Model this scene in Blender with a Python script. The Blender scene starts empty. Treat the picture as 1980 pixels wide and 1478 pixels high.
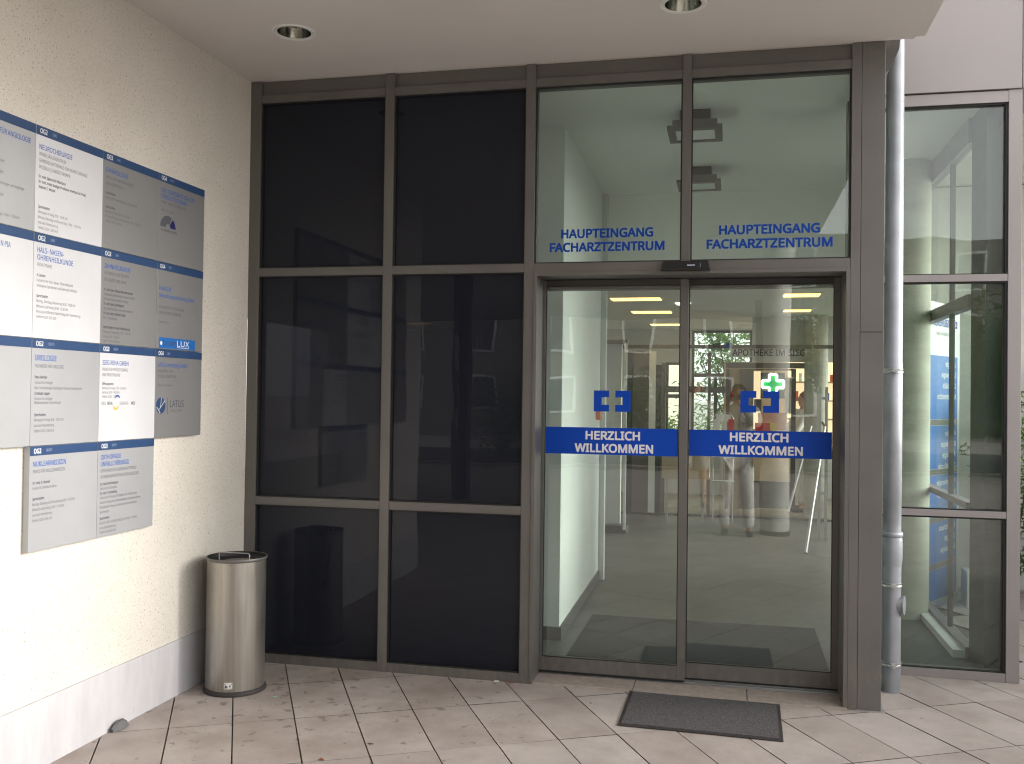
import bpy, bmesh, math, random
from mathutils import Vector, Matrix
random.seed(7)
R = math.radians
scene = bpy.context.scene
COL = scene.collection

# ------------------------------------------------------------------ camera, light, exposure
cam_d = bpy.data.cameras.new('camera')
cam = bpy.data.objects.new('camera', cam_d); COL.objects.link(cam)
yaw, pit, rol = -.225, .014, .013
fw = Vector((math.sin(yaw)*math.cos(pit), math.cos(yaw)*math.cos(pit), math.sin(pit)))
rt = Vector((math.cos(yaw), -math.sin(yaw), 0)); up = rt.cross(fw)
r2 = rt*math.cos(rol) + up*math.sin(rol); u2 = -rt*math.sin(rol) + up*math.cos(rol)
m = Matrix((r2, u2, -fw)).transposed().to_4x4(); m.translation = Vector((2.75, -5.11, 1.55))
cam.matrix_world = m
cam_d.sensor_width = 36; cam_d.lens = 1866/1980*36; cam_d.clip_start = .05; cam_d.clip_end = 2000
scene.camera = cam

SUN_EL, SUN_AZ = R(18), R(13)      # azimuth measured from +X towards +Y
world = bpy.data.worlds.new('World'); scene.world = world; world.use_nodes = True
nt = world.node_tree; nt.nodes.clear()
sky = nt.nodes.new('ShaderNodeTexSky'); sky.sky_type = 'NISHITA'; sky.sun_disc = False
sky.sun_elevation = SUN_EL; sky.sun_rotation = R(90) - SUN_AZ
sky.air_density = 1.0; sky.dust_density = 3.0; sky.altitude = 60
hs = nt.nodes.new('ShaderNodeHueSaturation'); hs.inputs['Saturation'].default_value = .28
mx = nt.nodes.new('ShaderNodeMix'); mx.data_type = 'RGBA'; mx.inputs[0].default_value = .45; mx.inputs[7].default_value = (10.2, 9.9, 9.6, 1)
bg = nt.nodes.new('ShaderNodeBackground'); bg.inputs['Strength'].default_value = .15
wo = nt.nodes.new('ShaderNodeOutputWorld')
nt.links.new(sky.outputs[0], hs.inputs['Color']); nt.links.new(hs.outputs[0], mx.inputs[6])
nt.links.new(mx.outputs[2], bg.inputs[0]); nt.links.new(bg.outputs[0], wo.inputs[0])
sd = bpy.data.lights.new('sun', 'SUN'); sd.energy = 1.15; sd.angle = R(22); sd.color = (1, .955, .90)
so = bpy.data.objects.new('sun', sd); COL.objects.link(so)
dirv = Vector((math.cos(SUN_EL)*math.cos(SUN_AZ), math.cos(SUN_EL)*math.sin(SUN_AZ), math.sin(SUN_EL)))
so.rotation_euler = dirv.to_track_quat('Z', 'Y').to_euler(); so.location = (12, 0, 8)
scene.view_settings.view_transform = 'Standard'; scene.view_settings.look = 'None'
scene.view_settings.exposure = 1.25; scene.view_settings.gamma = 1; scene.view_settings.use_curve_mapping = False
scene.render.engine = 'CYCLES'
cy = scene.cycles
cy.max_bounces = 9; cy.diffuse_bounces = 4; cy.glossy_bounces = 4; cy.transparent_max_bounces = 24; cy.transmission_bounces = 4
cy.use_denoising = True; cy.filter_width = 1.15; cy.caustics_reflective = False; cy.caustics_refractive = False; cy.sample_clamp_indirect = 6

# ------------------------------------------------------------------ materials
MATS = {}
def node_mat(name):
    mt = bpy.data.materials.new(name); mt.use_nodes = True
    t = mt.node_tree; b = t.nodes['Principled BSDF']; MATS[name] = mt
    return mt, t, b
def setp(b, **k):
    for n, v in k.items():
        b.inputs[n.replace('_', ' ')].default_value = v
def L(t, a, b): t.links.new(a, b)
def objco(t, scale=None, geo=True):
    if geo: s = t.nodes.new('ShaderNodeNewGeometry').outputs['Position']
    else: s = t.nodes.new('ShaderNodeTexCoord').outputs['Object']
    if scale:
        mp = t.nodes.new('ShaderNodeMapping'); mp.inputs['Scale'].default_value = scale; L(t, s, mp.inputs[0]); s = mp.outputs[0]
    return s
def noise(t, co, scale, detail=4, rough=.55):
    n = t.nodes.new('ShaderNodeTexNoise'); n.inputs['Scale'].default_value = scale
    n.inputs['Detail'].default_value = detail; n.inputs['Roughness'].default_value = rough
    L(t, co, n.inputs['Vector']); return n.outputs['Fac']
def ramp(t, fac, stops):
    r = t.nodes.new('ShaderNodeValToRGB'); L(t, fac, r.inputs[0]); e = r.color_ramp.elements
    e[0].position, e[0].color = stops[0][0], (*stops[0][1], 1); e[1].position, e[1].color = stops[-1][0], (*stops[-1][1], 1)
    for p, c in stops[1:-1]:
        k = e.new(p); k.color = (*c, 1)
    return r.outputs[0]
def mix(t, f, a, b, mode='MIX'):
    n = t.nodes.new('ShaderNodeMix'); n.data_type = 'RGBA'; n.blend_type = mode
    for s, v in ((0, f), (6, a), (7, b)):
        if hasattr(v, 'links'): L(t, v, n.inputs[s])
        elif s == 0: n.inputs[0].default_value = v
        else: n.inputs[s].default_value = (*v, 1)
    return n.outputs[2]
def bump(t, b, h, strength=.3, dist=.002):
    n = t.nodes.new('ShaderNodeBump'); n.inputs['Strength'].default_value = strength; n.inputs['Distance'].default_value = dist
    L(t, h, n.inputs['Height']); L(t, n.outputs[0], b.inputs['Normal'])
def g(v): return (v, v, v)

def plain(name, col, rough=.6, metal=0., var=.12, vscale=3., bmp=0., bscale=200.):
    mt, t, b = node_mat(name)
    co = objco(t); n = noise(t, co, vscale, 5)
    lo = tuple(c*(1-var) for c in col); hi = tuple(min(1, c*(1+var)) for c in col)
    L(t, ramp(t, n, [(.3, lo), (.7, hi)]), b.inputs['Base Color'])
    n2 = noise(t, co, vscale*4, 4)
    rr = t.nodes.new('ShaderNodeMapRange'); rr.inputs[3].default_value = max(.02, rough-.07); rr.inputs[4].default_value = min(1, rough+.07)
    L(t, n2, rr.inputs[0]); L(t, rr.outputs[0], b.inputs['Roughness'])
    setp(b, Metallic=metal)
    if bmp: bump(t, b, noise(t, co, bscale, 3), bmp)
    return mt

# rendered facade plaster: cream with dark and ochre grains
mt, t, b = node_mat('plaster'); co = objco(t)
base = ramp(t, noise(t, co, 1.3, 5), [(.3, (.60, .57, .515)), (.7, (.69, .66, .60))])
spk = noise(t, co, 170, 3, .7)
c1 = mix(t, ramp(t, spk, [(.58, g(0)), (.68, g(.6))]), base, (.45, .39, .32))
c2 = mix(t, ramp(t, noise(t, co, 110, 2, .6), [(.615, g(0)), (.685, g(.85))]), c1, (.20, .16, .12))
c3 = mix(t, ramp(t, noise(t, co, 90, 2, .6), [(.30, g(.5)), (.40, g(0))]), c2, (.84, .80, .72))
L(t, c3, b.inputs['Base Color']); setp(b, Roughness=.9)
bump(t, b, spk, .6, .004)

# painted plinth
mt, t, b = node_mat('plinth_paint'); co = objco(t)
sc_ = ramp(t, noise(t, objco(t, (1, 1, .25)), 9, 6, .7), [(.35, (.46, .455, .475)), (.6, (.53, .52, .54))])
dk = mix(t, ramp(t, noise(t, objco(t, (1, 22, 2.2)), 3, 5, .7), [(.70, g(0)), (.80, g(.25))]), sc_, (.42, .40, .38))
L(t, dk, b.inputs['Base Color']); setp(b, Roughness=.75); bump(t, b, noise(t, co, 60), .15)

mt = plain('soffit_paint', (.70, .675, .65), .85, 0, .035, 1.2, .12, 90)
plain('frame', (.140, .132, .124), .42, .25, .11, 2.5, .05, 400)
def add_dirt(name, col, lo, hi, zmax):
    mt = MATS[name]; t = mt.node_tree; b = t.nodes['Principled BSDF']; src = b.inputs['Base Color'].links[0].from_socket
    n = noise(t, objco(t, (1, 1, .3)), 26, 6, .7); sp = t.nodes.new('ShaderNodeSeparateXYZ'); L(t, objco(t), sp.inputs[0])
    mr = t.nodes.new('ShaderNodeMapRange'); mr.inputs[1].default_value = 0; mr.inputs[2].default_value = zmax; mr.inputs[3].default_value = .16; mr.inputs[4].default_value = 0; L(t, sp.outputs['Z'], mr.inputs[0])
    ad_ = t.nodes.new('ShaderNodeMath'); L(t, n, ad_.inputs[0]); L(t, mr.outputs[0], ad_.inputs[1])
    L(t, mix(t, ramp(t, ad_.outputs[0], [(lo, g(0)), (hi, g(.55))]), src, col), b.inputs['Base Color'])
add_dirt('frame', (.21, .185, .155), .60, .78, .5); add_dirt('plinth_paint', (.32, .30, .28), .70, .92, .10)
plain('frame_pale', (.31, .285, .285), .45, .25, .05, 1.4, .04, 300)
plain('frame_dark', (.05, .047, .044), .5, .1)
plain('gasket', (.012, .012, .012), .6)
plain('black_plastic', (.010, .010, .011), .5)
plain('aluminium', (.55, .56, .56), .38, .8, .1, 8)
plain('zinc', (.35, .37, .40), .5, .5, .16, 6)
plain('rubber', (.035, .03, .03), .7)
plain('stone_dark', (.10, .10, .10), .6, 0, .2, 20)
plain('white_wall', (.72, .745, .715), .85, 0, .03, 1)
plain('ceiling_white', (.86, .88, .84), .9, 0, .02, 1)
plain('grey_wall', (.62, .64, .62), .8, 0, .05, 1)
plain('white_gloss', (.80, .82, .80), .4)
plain('brown_panel', (.15, .135, .125), .5)
plain('dark_wall', (.055, .06, .055), .4)
plain('skirting', (.09, .095, .095), .5)
plain('tan_floor', (.20, .19, .14), .45, 0, .12, 2)
plain('blue_film', (.002, .058, .44), .45, 0, .03); MATS['blue_film'].node_tree.nodes['Principled BSDF'].inputs['Specular IOR Level'].default_value = .2
plain('sign_blue', (.022, .058, .15), .42, 0, .08, 5)
plain('text_blue', (.03, .11, .40), .5, 0, 0)
plain('text_dark', (.055, .06, .085), .5, 0, 0)
plain('text_thin', (.085, .09, .11), .5, 0, 0)
plain('text_white', (.75, .76, .78), .5, 0, 0)
plain('text_soft', (.38, .43, .55), .5, 0, 0)
plain('vinyl_white', (.74, .74, .78), .5, 0, .02)
plain('vinyl_blue', (.002, .054, .36), .5, 0, .02); MATS['vinyl_blue'].node_tree.nodes['Principled BSDF'].inputs['Specular IOR Level'].default_value = .2
plain('orange', (.65, .12, .03), .5)
plain('yellow', (.7, .5, .08), .5)
plain('bright_blue', (.012, .13, .44), .45, 0, .03)
plain('peach', (.70, .33, .2), .6)
plain('red', (.55, .03, .03), .6)
plain('cream', (.44, .36, .25), .7)
plain('skin', (.50, .27, .18), .55)
plain('hair_red', (.22, .06, .02), .6)
plain('hair_dark', (.05, .03, .02), .6)
plain('coat_white', (.72, .70, .64), .8)
plain('shirt_pale', (.50, .48, .44), .85)
plain('trousers_grey', (.80, .78, .78), .85, 0, .08, 12, .4, 40)
plain('shoe_dark', (.02, .02, .02), .5)
plain('bark', (.09, .07, .05), .9)
plain('garden_wall', (.66, .66, .62), .8)
plain('house_paint', (.60, .52, .42), .85)
plain('weathered_render', (.27, .25, .22), .9); plain('bounce_ground', (.40, .37, .34), .9, 0, .12, .7); plain('navy', (.008, .008, .10), .5, 0, 0)
plain('roof_tile', (.20, .08, .05), .8)
plain('asphalt', (.06, .06, .06), .9, 0, .2, 4, .3, 90)
plain('earth', (.10, .09, .07), .95, 0, .3, 2)
plain('butt', (.55, .33, .14), .8)
plain('paper_white', (.7, .7, .68), .7)
plain('mint', (.25, .6, .52), .5)
plain('leaf_brown', (.22, .07, .03), .7)
plain('sand_grey', (.16, .15, .13), .95, 0, .4, 150, .8, 300)
plain('bag_grey', (.12, .12, .12), .8)
plain('tree_green', (.07, .12, .035), .6, 0, .5, 6)
plain('plant_green', (.10, .19, .035), .6, 0, .4, 9)

def leafmat(name, a, b_):
    mt, t, b = node_mat(name)
    L(t, ramp(t, noise(t, objco(t), 5, 3), [(.3, a), (.7, b_)]), b.inputs['Base Color']); setp(b, Roughness=.45)
    tr = t.nodes.new('ShaderNodeBsdfTranslucent'); tr.inputs[0].default_value = (b_[0]*1.3, b_[1]*1.5, b_[2], 1)
    mxs = t.nodes.new('ShaderNodeMixShader'); mxs.inputs[0].default_value = .35
    o = t.nodes['Material Output']; L(t, b.outputs[0], mxs.inputs[1]); L(t, tr.outputs[0], mxs.inputs[2]); L(t, mxs.outputs[0], o.inputs[0])
leafmat('leaf_a', (.035, .07, .02), (.09, .16, .04)); leafmat('leaf_b', (.05, .10, .02), (.14, .24, .05))

def emit(name, col, s):
    mt, t, b = node_mat(name); setp(b, Base_Color=(*col, 1), Emission_Color=(*col, 1), Emission_Strength=s)
emit('lamp_warm', (1, .60, .14), 2.2); emit('lamp_cool', (1, .95, .86), 2); emit('neon_white', (.86, 1, .88), 2.6); emit('neon_green', (.0, .30, .07), .05)
emit('shelf_glow', (1, .74, .46), .42)  # glow put into plain shelf back and wall so they look lit

# sign board silver, tone per board, partly painting how the metal reflects
def board_mat(name, col, metal):
    mt, t, b = node_mat(name)
    L(t, ramp(t, noise(t, objco(t), 2.2, 4), [(.3, tuple(c*.93 for c in col)), (.7, tuple(min(1, c*1.05) for c in col))]), b.inputs['Base Color'])
    setp(b, Metallic=metal, Roughness=.42); bump(t, b, noise(t, objco(t), 500, 2), .03, .001)
board_mat('board_white', (.62, .63, .66), .1); board_mat('board_silver', (.42, .43, .45), .3); board_mat('board_grey', (.27, .27, .275), .35)

# brushed steel of the bin
mt, t, b = node_mat('brushed_steel')
L(t, ramp(t, noise(t, objco(t, (1, 1, .05), False), 60, 4), [(.3, (.33, .31, .28)), (.7, (.42, .395, .36))]), b.inputs['Base Color'])
setp(b, Metallic=.85, Roughness=.36)
sm = ramp(t, noise(t, objco(t, (1, 1, .3), False), 14, 5, .7), [(.35, g(.27)), (.7, g(.42))]); L(t, sm, b.inputs['Roughness'])
bump(t, b, noise(t, objco(t, (1, 1, .02), False), 500, 2), .05, .001)
mt, t, b = node_mat('mirror_metal'); setp(b, Base_Color=(.72, .72, .68, 1), Metallic=1., Roughness=.12)
bump(t, b, noise(t, objco(t), 30, 2), .3, .004)

# pavers
mt, t, b = node_mat('paver'); co = objco(t)
oi = t.nodes.new('ShaderNodeObjectInfo')
tint = ramp(t, oi.outputs['Random'], [(0, (.42, .365, .335)), (.5, (.46, .405, .375)), (1, (.49, .44, .41))])
fine = ramp(t, noise(t, co, 260, 3, .7), [(.25, g(.72)), (.75, g(1.18))])
c = mix(t, 1., tint, fine, 'MULTIPLY')
c = mix(t, 1., c, ramp(t, noise(t, co, 5, 6, .65), [(.25, g(.84)), (.7, g(1.06))]), 'MULTIPLY')
# dropped-drink and gum spots, thick near the bin corner
sx = t.nodes.new('ShaderNodeVectorMath'); sx.operation = 'DISTANCE'; sx.inputs[1].default_value = (.55, -.55, 0); L(t, co, sx.inputs[0])
near = t.nodes.new('ShaderNodeMapRange'); near.inputs[1].default_value = .2; near.inputs[2].default_value = 1.9; near.inputs[3].default_value = .10; near.inputs[4].default_value = 0
L(t, sx.outputs['Value'], near.inputs[0])
ns = noise(t, objco(t, (9, 9, 9)), 1.6, 3, .55)
ad = t.nodes.new('ShaderNodeMath'); L(t, ns, ad.inputs[0]); L(t, near.outputs[0], ad.inputs[1])
c = mix(t, ramp(t, ad.outputs[0], [(.70, g(0)), (.74, g(.6))]), c, (.13, .09, .07))
ns2 = noise(t, objco(t, (1, 1, 1)), 2.2, 5, .6)
ad2 = t.nodes.new('ShaderNodeMath'); L(t, ns2, ad2.inputs[0]); L(t, near.outputs[0], ad2.inputs[1])
c = mix(t, ramp(t, ad2.outputs[0], [(.5, g(0)), (.72, g(.55))]), c, (.25, .20, .165))
L(t, c, b.inputs['Base Color']); setp(b, Roughness=.85)
bump(t, b, noise(t, co, 320, 3, .7), .35, .002)
plain('joint_sand', (.11, .092, .077), .95, 0, .4, 30, .8, 150)
plain('threshold_stone', (.36, .31, .27), .8, 0, .15, 30, .2, 200)

# inside floor
mt, t, b = node_mat('inner_floor'); co = objco(t)
c = ramp(t, noise(t, co, 2.0, 6, .6), [(.3, (.075, .085, .08)), (.7, (.115, .127, .12))])
c = mix(t, 1., c, ramp(t, noise(t, co, 150, 2), [(.3, g(.8)), (.7, g(1.15))]), 'MULTIPLY')
L(t, c, b.inputs['Base Color']); setp(b, Roughness=.45)

# ribbed door mat
mt, t, b = node_mat('mat_ribbed'); co = objco(t)
w = t.nodes.new('ShaderNodeTexWave'); w.bands_direction = 'Y'; w.inputs['Scale'].default_value = 28; w.inputs['Distortion'].default_value = .3; L(t, objco(t), w.inputs['Vector'])
c = mix(t, 1., ramp(t, noise(t, co, 130, 5, .85), [(.38, (.035, .033, .036)), (.66, (.17, .16, .165))]), ramp(t, w.outputs['Fac'], [(0, g(.8)), (1, g(1.1))]), 'MULTIPLY')
L(t, c, b.inputs['Base Color']); setp(b, Roughness=.95); bump(t, b, noise(t, co, 350, 2), .8, .003)
mt, t, b = node_mat('mat_inner'); co = objco(t)
L(t, ramp(t, noise(t, co, 180, 3, .8), [(.3, (.018, .02, .02)), (.75, (.05, .053, .053))]), b.inputs['Base Color']); setp(b, Roughness=.95)

def glass_mat(name, tint, body=None, body_fac=0., gain=1.):
    mt = bpy.data.materials.new(name); mt.use_nodes = True; t = mt.node_tree; t.nodes.clear(); MATS[name] = mt
    o = t.nodes.new('ShaderNodeOutputMaterial')
    geo = t.nodes.new('ShaderNodeNewGeometry'); mr = t.nodes.new('ShaderNodeMapRange')
    mr.inputs[3].default_value = 1.52; mr.inputs[4].default_value = 1/1.52; L(t, geo.outputs['Backfacing'], mr.inputs[0])
    fr = t.nodes.new('ShaderNodeFresnel'); L(t, mr.outputs[0], fr.inputs['IOR'])
    mu = t.nodes.new('ShaderNodeMath'); mu.operation = 'MULTIPLY'; mu.inputs[1].default_value = gain; mu.use_clamp = True; L(t, fr.outputs[0], mu.inputs[0])
    tr = t.nodes.new('ShaderNodeBsdfTransparent'); tr.inputs[0].default_value = (*tint, 1)
    gl = t.nodes.new('ShaderNodeBsdfGlossy'); gl.inputs['Roughness'].default_value = .0
    tn = t.nodes.new('ShaderNodeTexNoise'); tn.inputs['Scale'].default_value = 2.3; tn.inputs['Detail'].default_value = 1
    tg = t.nodes.new('ShaderNodeNewGeometry'); L(t, tg.outputs['Position'], tn.inputs['Vector'])
    bp = t.nodes.new('ShaderNodeBump'); bp.inputs['Strength'].default_value = .35; bp.inputs['Distance'].default_value = .004
    L(t, tn.outputs['Fac'], bp.inputs['Height']); L(t, bp.outputs[0], gl.inputs['Normal'])
    base = tr.outputs[0]
    if body:
        df = t.nodes.new('ShaderNodeBsdfDiffuse'); df.inputs[0].default_value = (*body, 1)
        m0 = t.nodes.new('ShaderNodeMixShader'); m0.inputs[0].default_value = body_fac; L(t, tr.outputs[0], m0.inputs[1]); L(t, df.outputs[0], m0.inputs[2]); base = m0.outputs[0]
    mm = t.nodes.new('ShaderNodeMixShader'); L(t, mu.outputs[0], mm.inputs[0]); L(t, base, mm.inputs[1]); L(t, gl.outputs[0], mm.inputs[2])
    L(t, mm.outputs[0], o.inputs[0])
glass_mat('clear_glass', (.93, .98, .958), gain=2.3); glass_mat('green_glass', (.92, .975, .955), gain=1.5); glass_mat('bay_glass', (.955, .99, .975), gain=.3); glass_mat('dark_glass', (.22, .22, .24), (.022, .025, .037), .6, .5)
glass_mat('banner_film', (.55, .6, .75), (.5, .5, .62), .6)

# ------------------------------------------------------------------ builders
class MB:
    def __init__(s): s.v = []; s.f = []
    def box(s, x0, x1, y0, y1, z0, z1):
        i = len(s.v)
        s.v += [(x0,y0,z0),(x1,y0,z0),(x1,y1,z0),(x0,y1,z0),(x0,y0,z1),(x1,y0,z1),(x1,y1,z1),(x0,y1,z1)]
        s.f += [tuple(i+k for k in q) for q in ((0,3,2,1),(4,5,6,7),(0,1,5,4),(1,2,6,5),(2,3,7,6),(3,0,4,7))]
        return s
    def prism(s, pts, axis, a, b):   # polygon (u,v) extruded along axis
        i = len(s.v); n = len(pts)
        def P(u, v, w):
            return {'x': (w, u, v), 'y': (u, w, v), 'z': (u, v, w)}[axis]
        s.v += [P(u, v, a) for u, v in pts] + [P(u, v, b) for u, v in pts]
        s.f += [tuple(range(i, i+n))[::-1], tuple(range(i+n, i+2*n))]
        s.f += [(i+k, i+(k+1) % n, i+n+(k+1) % n, i+n+k) for k in range(n)]
        return s
    def lathe(s, cx, cy, prof, n=48, close=False):
        i = len(s.v); k = len(prof)
        for a in range(n):
            th = 2*math.pi*a/n
            s.v += [(cx + r*math.cos(th), cy + r*math.sin(th), z) for r, z in prof]
        for a in range(n):
            b = (a+1) % n
            for j in range(k-1): s.f.append((i+a*k+j, i+b*k+j, i+b*k+j+1, i+a*k+j+1))
            if close: s.f.append((i+a*k+k-1, i+b*k+k-1, i+b*k, i+a*k))
        return s
    def tube(s, p, r=.01, n=8, cap=True):
        p = [Vector(q) for q in p]; i = len(s.v); fr = []
        for a, q in enumerate(p):
            d = (p[min(a+1, len(p)-1)] - p[max(a-1, 0)]).normalized()
            x = d.orthogonal().normalized() if a == 0 else (fr[-1][0] - d*fr[-1][0].dot(d)).normalized()
            fr.append((x, d.cross(x)))
            rr = r[a] if isinstance(r, (list, tuple)) else r
            for k in range(n):
                th = 2*math.pi*k/n; s.v.append(tuple(q + x*math.cos(th)*rr + fr[-1][1]*math.sin(th)*rr))
        for a in range(len(p)-1):
            for k in range(n):
                s.f.append((i+a*n+k, i+a*n+(k+1) % n, i+(a+1)*n+(k+1) % n, i+(a+1)*n+k))
        if cap: s.f += [tuple(range(i, i+n))[::-1], tuple(range(i+(len(p)-1)*n, i+len(p)*n))]
        return s
    def raw(s, v, f):
        i = len(s.v); s.v += [tuple(q) for q in v]; s.f += [tuple(i+k for k in q) for q in f]; return s
    def build(s, name, mat, parent=None, smooth=False, bev=0, origin=None):
        o = Vector(origin) if origin is not None else Vector((0, 0, 0))
        base = parent_loc(parent)
        me = bpy.data.meshes.new(name); off = base + o
        me.from_pydata([tuple(Vector(q)-off) for q in s.v], [], s.f); me.update()
        me.materials.append(MATS[mat])
        if smooth:
            me.polygons.foreach_set('use_smooth', [True]*len(me.polygons)); me.set_sharp_from_angle(angle=R(40))
        ob = bpy.data.objects.new(name, me); COL.objects.link(ob)
        if parent: ob.parent = parent
        ob.location = o
        if bev:
            md = ob.modifiers.new('bevel', 'BEVEL'); md.width = bev; md.segments = 2; md.limit_method = 'ANGLE'
        return ob
def parent_loc(p):
    v = Vector((0, 0, 0))
    while p: v = v + p.location; p = p.parent
    return v
def tag(o, label=None, cat=None, group=None, kind=None):
    if label: o['label'] = label
    if cat: o['category'] = cat
    if group: o['group'] = group
    if kind: o['kind'] = kind
    return o
def thing(name, label, cat, loc=(0, 0, 0), group=None):
    o = bpy.data.objects.new(name, None); o.empty_display_size = .1; COL.objects.link(o); o.location = loc
    return tag(o, label, cat, group)
def box(name, mat, parent, x0, x1, y0, y1, z0, z1, bev=0, **k):
    return MB().box(x0, x1, y0, y1, z0, z1).build(name, mat, parent, bev=bev, **k)
def dup(root, loc, label=None, group=None):
    r = root.copy(); COL.objects.link(r); r.location = loc
    if label: r['label'] = label
    if group: r['group'] = group
    for ch in list(root.children):
        c = ch.copy(); COL.objects.link(c); c.parent = r
        for q in list(ch.children):
            d = q.copy(); COL.objects.link(d); d.parent = c
    return r

# text: a line of lettering as flat mesh data, unit frame (u right, v up)
_tc = {}
try:      # Blender's own bundled sans serif; the built-in font serves if it is missing
    FONT = bpy.data.fonts.load(bpy.utils.system_resource('DATAFILES', path='fonts') + '/NotoSansHebrew-Regular.woff2')
except Exception:
    FONT = None
def text_geo(s, bold=0., res=3):
    """flat lettering; bold > 0 thickens the strokes with stacked, slightly shifted copies"""
    k = (s, bold, res)
    if k in _tc: return _tc[k]
    cu = bpy.data.curves.new('t', 'FONT'); cu.body = s; cu.size = 1; cu.font = FONT or cu.font; cu.resolution_u = res
    ob = bpy.data.objects.new('t', cu); COL.objects.link(ob)
    dg = bpy.context.evaluated_depsgraph_get(); me = ob.evaluated_get(dg).to_mesh()
    v0 = [(p.co.x, p.co.y) for p in me.vertices]; f0 = [tuple(p.vertices) for p in me.polygons]
    ob.evaluated_get(dg).to_mesh_clear(); bpy.data.objects.remove(ob); bpy.data.curves.remove(cu)
    n = 1 if not bold else (8 if res > 3 else 4)
    v, f = [], []
    for q in range(n):
        dx, dy = (0, 0) if n == 1 else (bold*math.cos(6.2832*(q+.5)/n), bold*math.sin(6.2832*(q+.5)/n))
        i0 = len(v); v += [(a+dx, b+dy, q*.00004) for a, b in v0]; f += [tuple(i0+z for z in p) for p in f0]
    _tc[k] = (v, f); return _tc[k]
CAP = None
def cap_h():
    global CAP
    if CAP is None: CAP = max(q[1] for q in text_geo('H')[0])
    return CAP
def text_line(mb, s, place, u, v, cap, xs=.8, bold=0., width=None, res=2, mirror=False):
    """place(u,v) -> world point; u left edge, v baseline, cap = capital height"""
    vs, fs = text_geo(s, bold, res)
    if not vs: return
    k = cap/cap_h(); x0 = min(q[0] for q in vs); x1 = max(q[0] for q in vs)
    kx = k*xs if width is None else width/(x1-x0)
    mb.raw([place(u + ((x1-a) if mirror else (a-x0))*kx, v + b_*k, dd) for a, b_, dd in vs], fs)

# ------------------------------------------------------------------ ground and paving
ZC = 3.355
gr = box('ground', 'bounce_ground', None, -400, 400, -400, 400, -.6, -.055); tag(gr, kind='structure')  # unseen ground made pale to bounce light up to the soffit
rd = box('road', 'asphalt', None, -60, 60, -24, -17, -.056, -.03); tag(rd, kind='structure')
bed = box('paving', 'joint_sand', None, -8, 12, -16, 6.0, -.05, -.011); tag(bed, kind='structure')
A = R(28.7); U = Vector((math.sin(A), -math.cos(A), 0)); V = Vector((math.cos(A), math.sin(A), 0))
PU, PV = .5675, .2835
def paver_mesh(lu, lv):
    c = .0016; mb = MB()
    a, b_ = lu/2-.0022, lv/2-.0030
    P = []
    for (q, z) in ((0, -.0105), (0, 0)):
        for su, sv in ((-1, -1), (1, -1), (1, 1), (-1, 1)):
            w = U*(su*(a-q)) + V*(sv*(b_-q)); P.append((w.x, w.y, z))
    F = [(4, 5, 6, 7)]
    for l in (0,):
        for k in range(4): F.append((l+k, l+(k+1) % 4, l+4+(k+1) % 4, l+4+k))
    mb.raw(P, F); return mb
pm = paver_mesh(PU, PV).build('paver', 'paver', bed); pme = pm.data; pme.materials.append(MATS['joint_sand'])
for p_ in pme.polygons: p_.material_index = 0 if p_.normal.z > .9 else 1  # sides take the dark joint colour, for dirt and for shade in the gap
bpy.data.objects.remove(pm)
rest = MB(); n_ind = 0
def in_view(p):
    d = p - Vector((2.75, -5.11, 1.55)); z = d.dot(fw)
    if z < .6: return False
    x = d.dot(r2)/z*1866; y = -d.dot(u2)/z*1866
    return abs(x) < 1090 and y < 860
templ = [tuple(q.co) for q in pme.vertices]; tf = [tuple(p.vertices) for p in pme.polygons]
for i in range(-14, 34):
    for j in range(-44, 50):
        c = U*(1.085 + (i+.5)*PU) + V*(-.044 + (j+.5)*PV)
        if (c.x < -.25 and c.y > -3.0) or c.x < -7.5 or c.x > 11.5 or c.y < -15 or c.y > 5.6: continue
        if c.x < 3.3 and c.y > .3: continue
        if c.x < 4.25 and c.y > 1.1: continue
        z = random.uniform(-.0012, .0008)
        if in_view(c) and (c.y < .75 or c.x > 4.3):
            o = bpy.data.objects.new('paver', pme); COL.objects.link(o); o.parent = bed
            o.location = (c.x, c.y, z); o.rotation_euler = (random.uniform(-.0025, .0025), random.uniform(-.0025, .0025), random.uniform(-.003, .003)); n_ind += 1
        else: rest.raw([(a+c.x, b_+c.y, d+z) for a, b_, d in templ], tf)
ro = rest.build('distant_pavers', 'paver', bed); ro.data.materials.append(MATS['joint_sand'])
for p_ in ro.data.polygons: p_.material_index = 0 if p_.normal.z > .9 else 1
ro['kind'] = 'stuff'

# threshold strip and door track
thr = thing('door_threshold', 'pale stone threshold strip with aluminium track under the glass sliding doors', 'threshold')
for a, b_ in ((1.694, 2.247), (2.251, 2.834), (2.838, 3.321)):
    box('slab', 'threshold_stone', thr, a, b_, .004 if a < 2 else -.02, .185, -.012, .010, .002)
for k in range(5):
    box('track_rail', 'aluminium', thr, 1.70, 3.318, .19+k*.024, .204+k*.024, .0, .014 if k % 2 else .010)
box('track_bed', 'gasket', thr, 1.70, 3.318, .186, .33, -.01, .004)

# ------------------------------------------------------------------ left wall and canopy
wall = thing('rendered_wall', 'cream speckled plaster wall with a smooth pale plinth on the left', 'wall')
box('plaster_face', 'plaster', wall, -.30, 0, -3.12, -.0, .283, ZC+.3)
box('wall_core', 'plaster', wall, -.30, -.02, -3.12, 0, -.05, .2829)
pl_ = MB(); pl_.box(-.02, .006, -3.12, -.0, -.012, .2825); pl_.build('plinth', 'plinth_paint', wall)
can = thing('entrance_canopy', 'flat pale concrete canopy soffit over the entrance', 'canopy')
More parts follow.
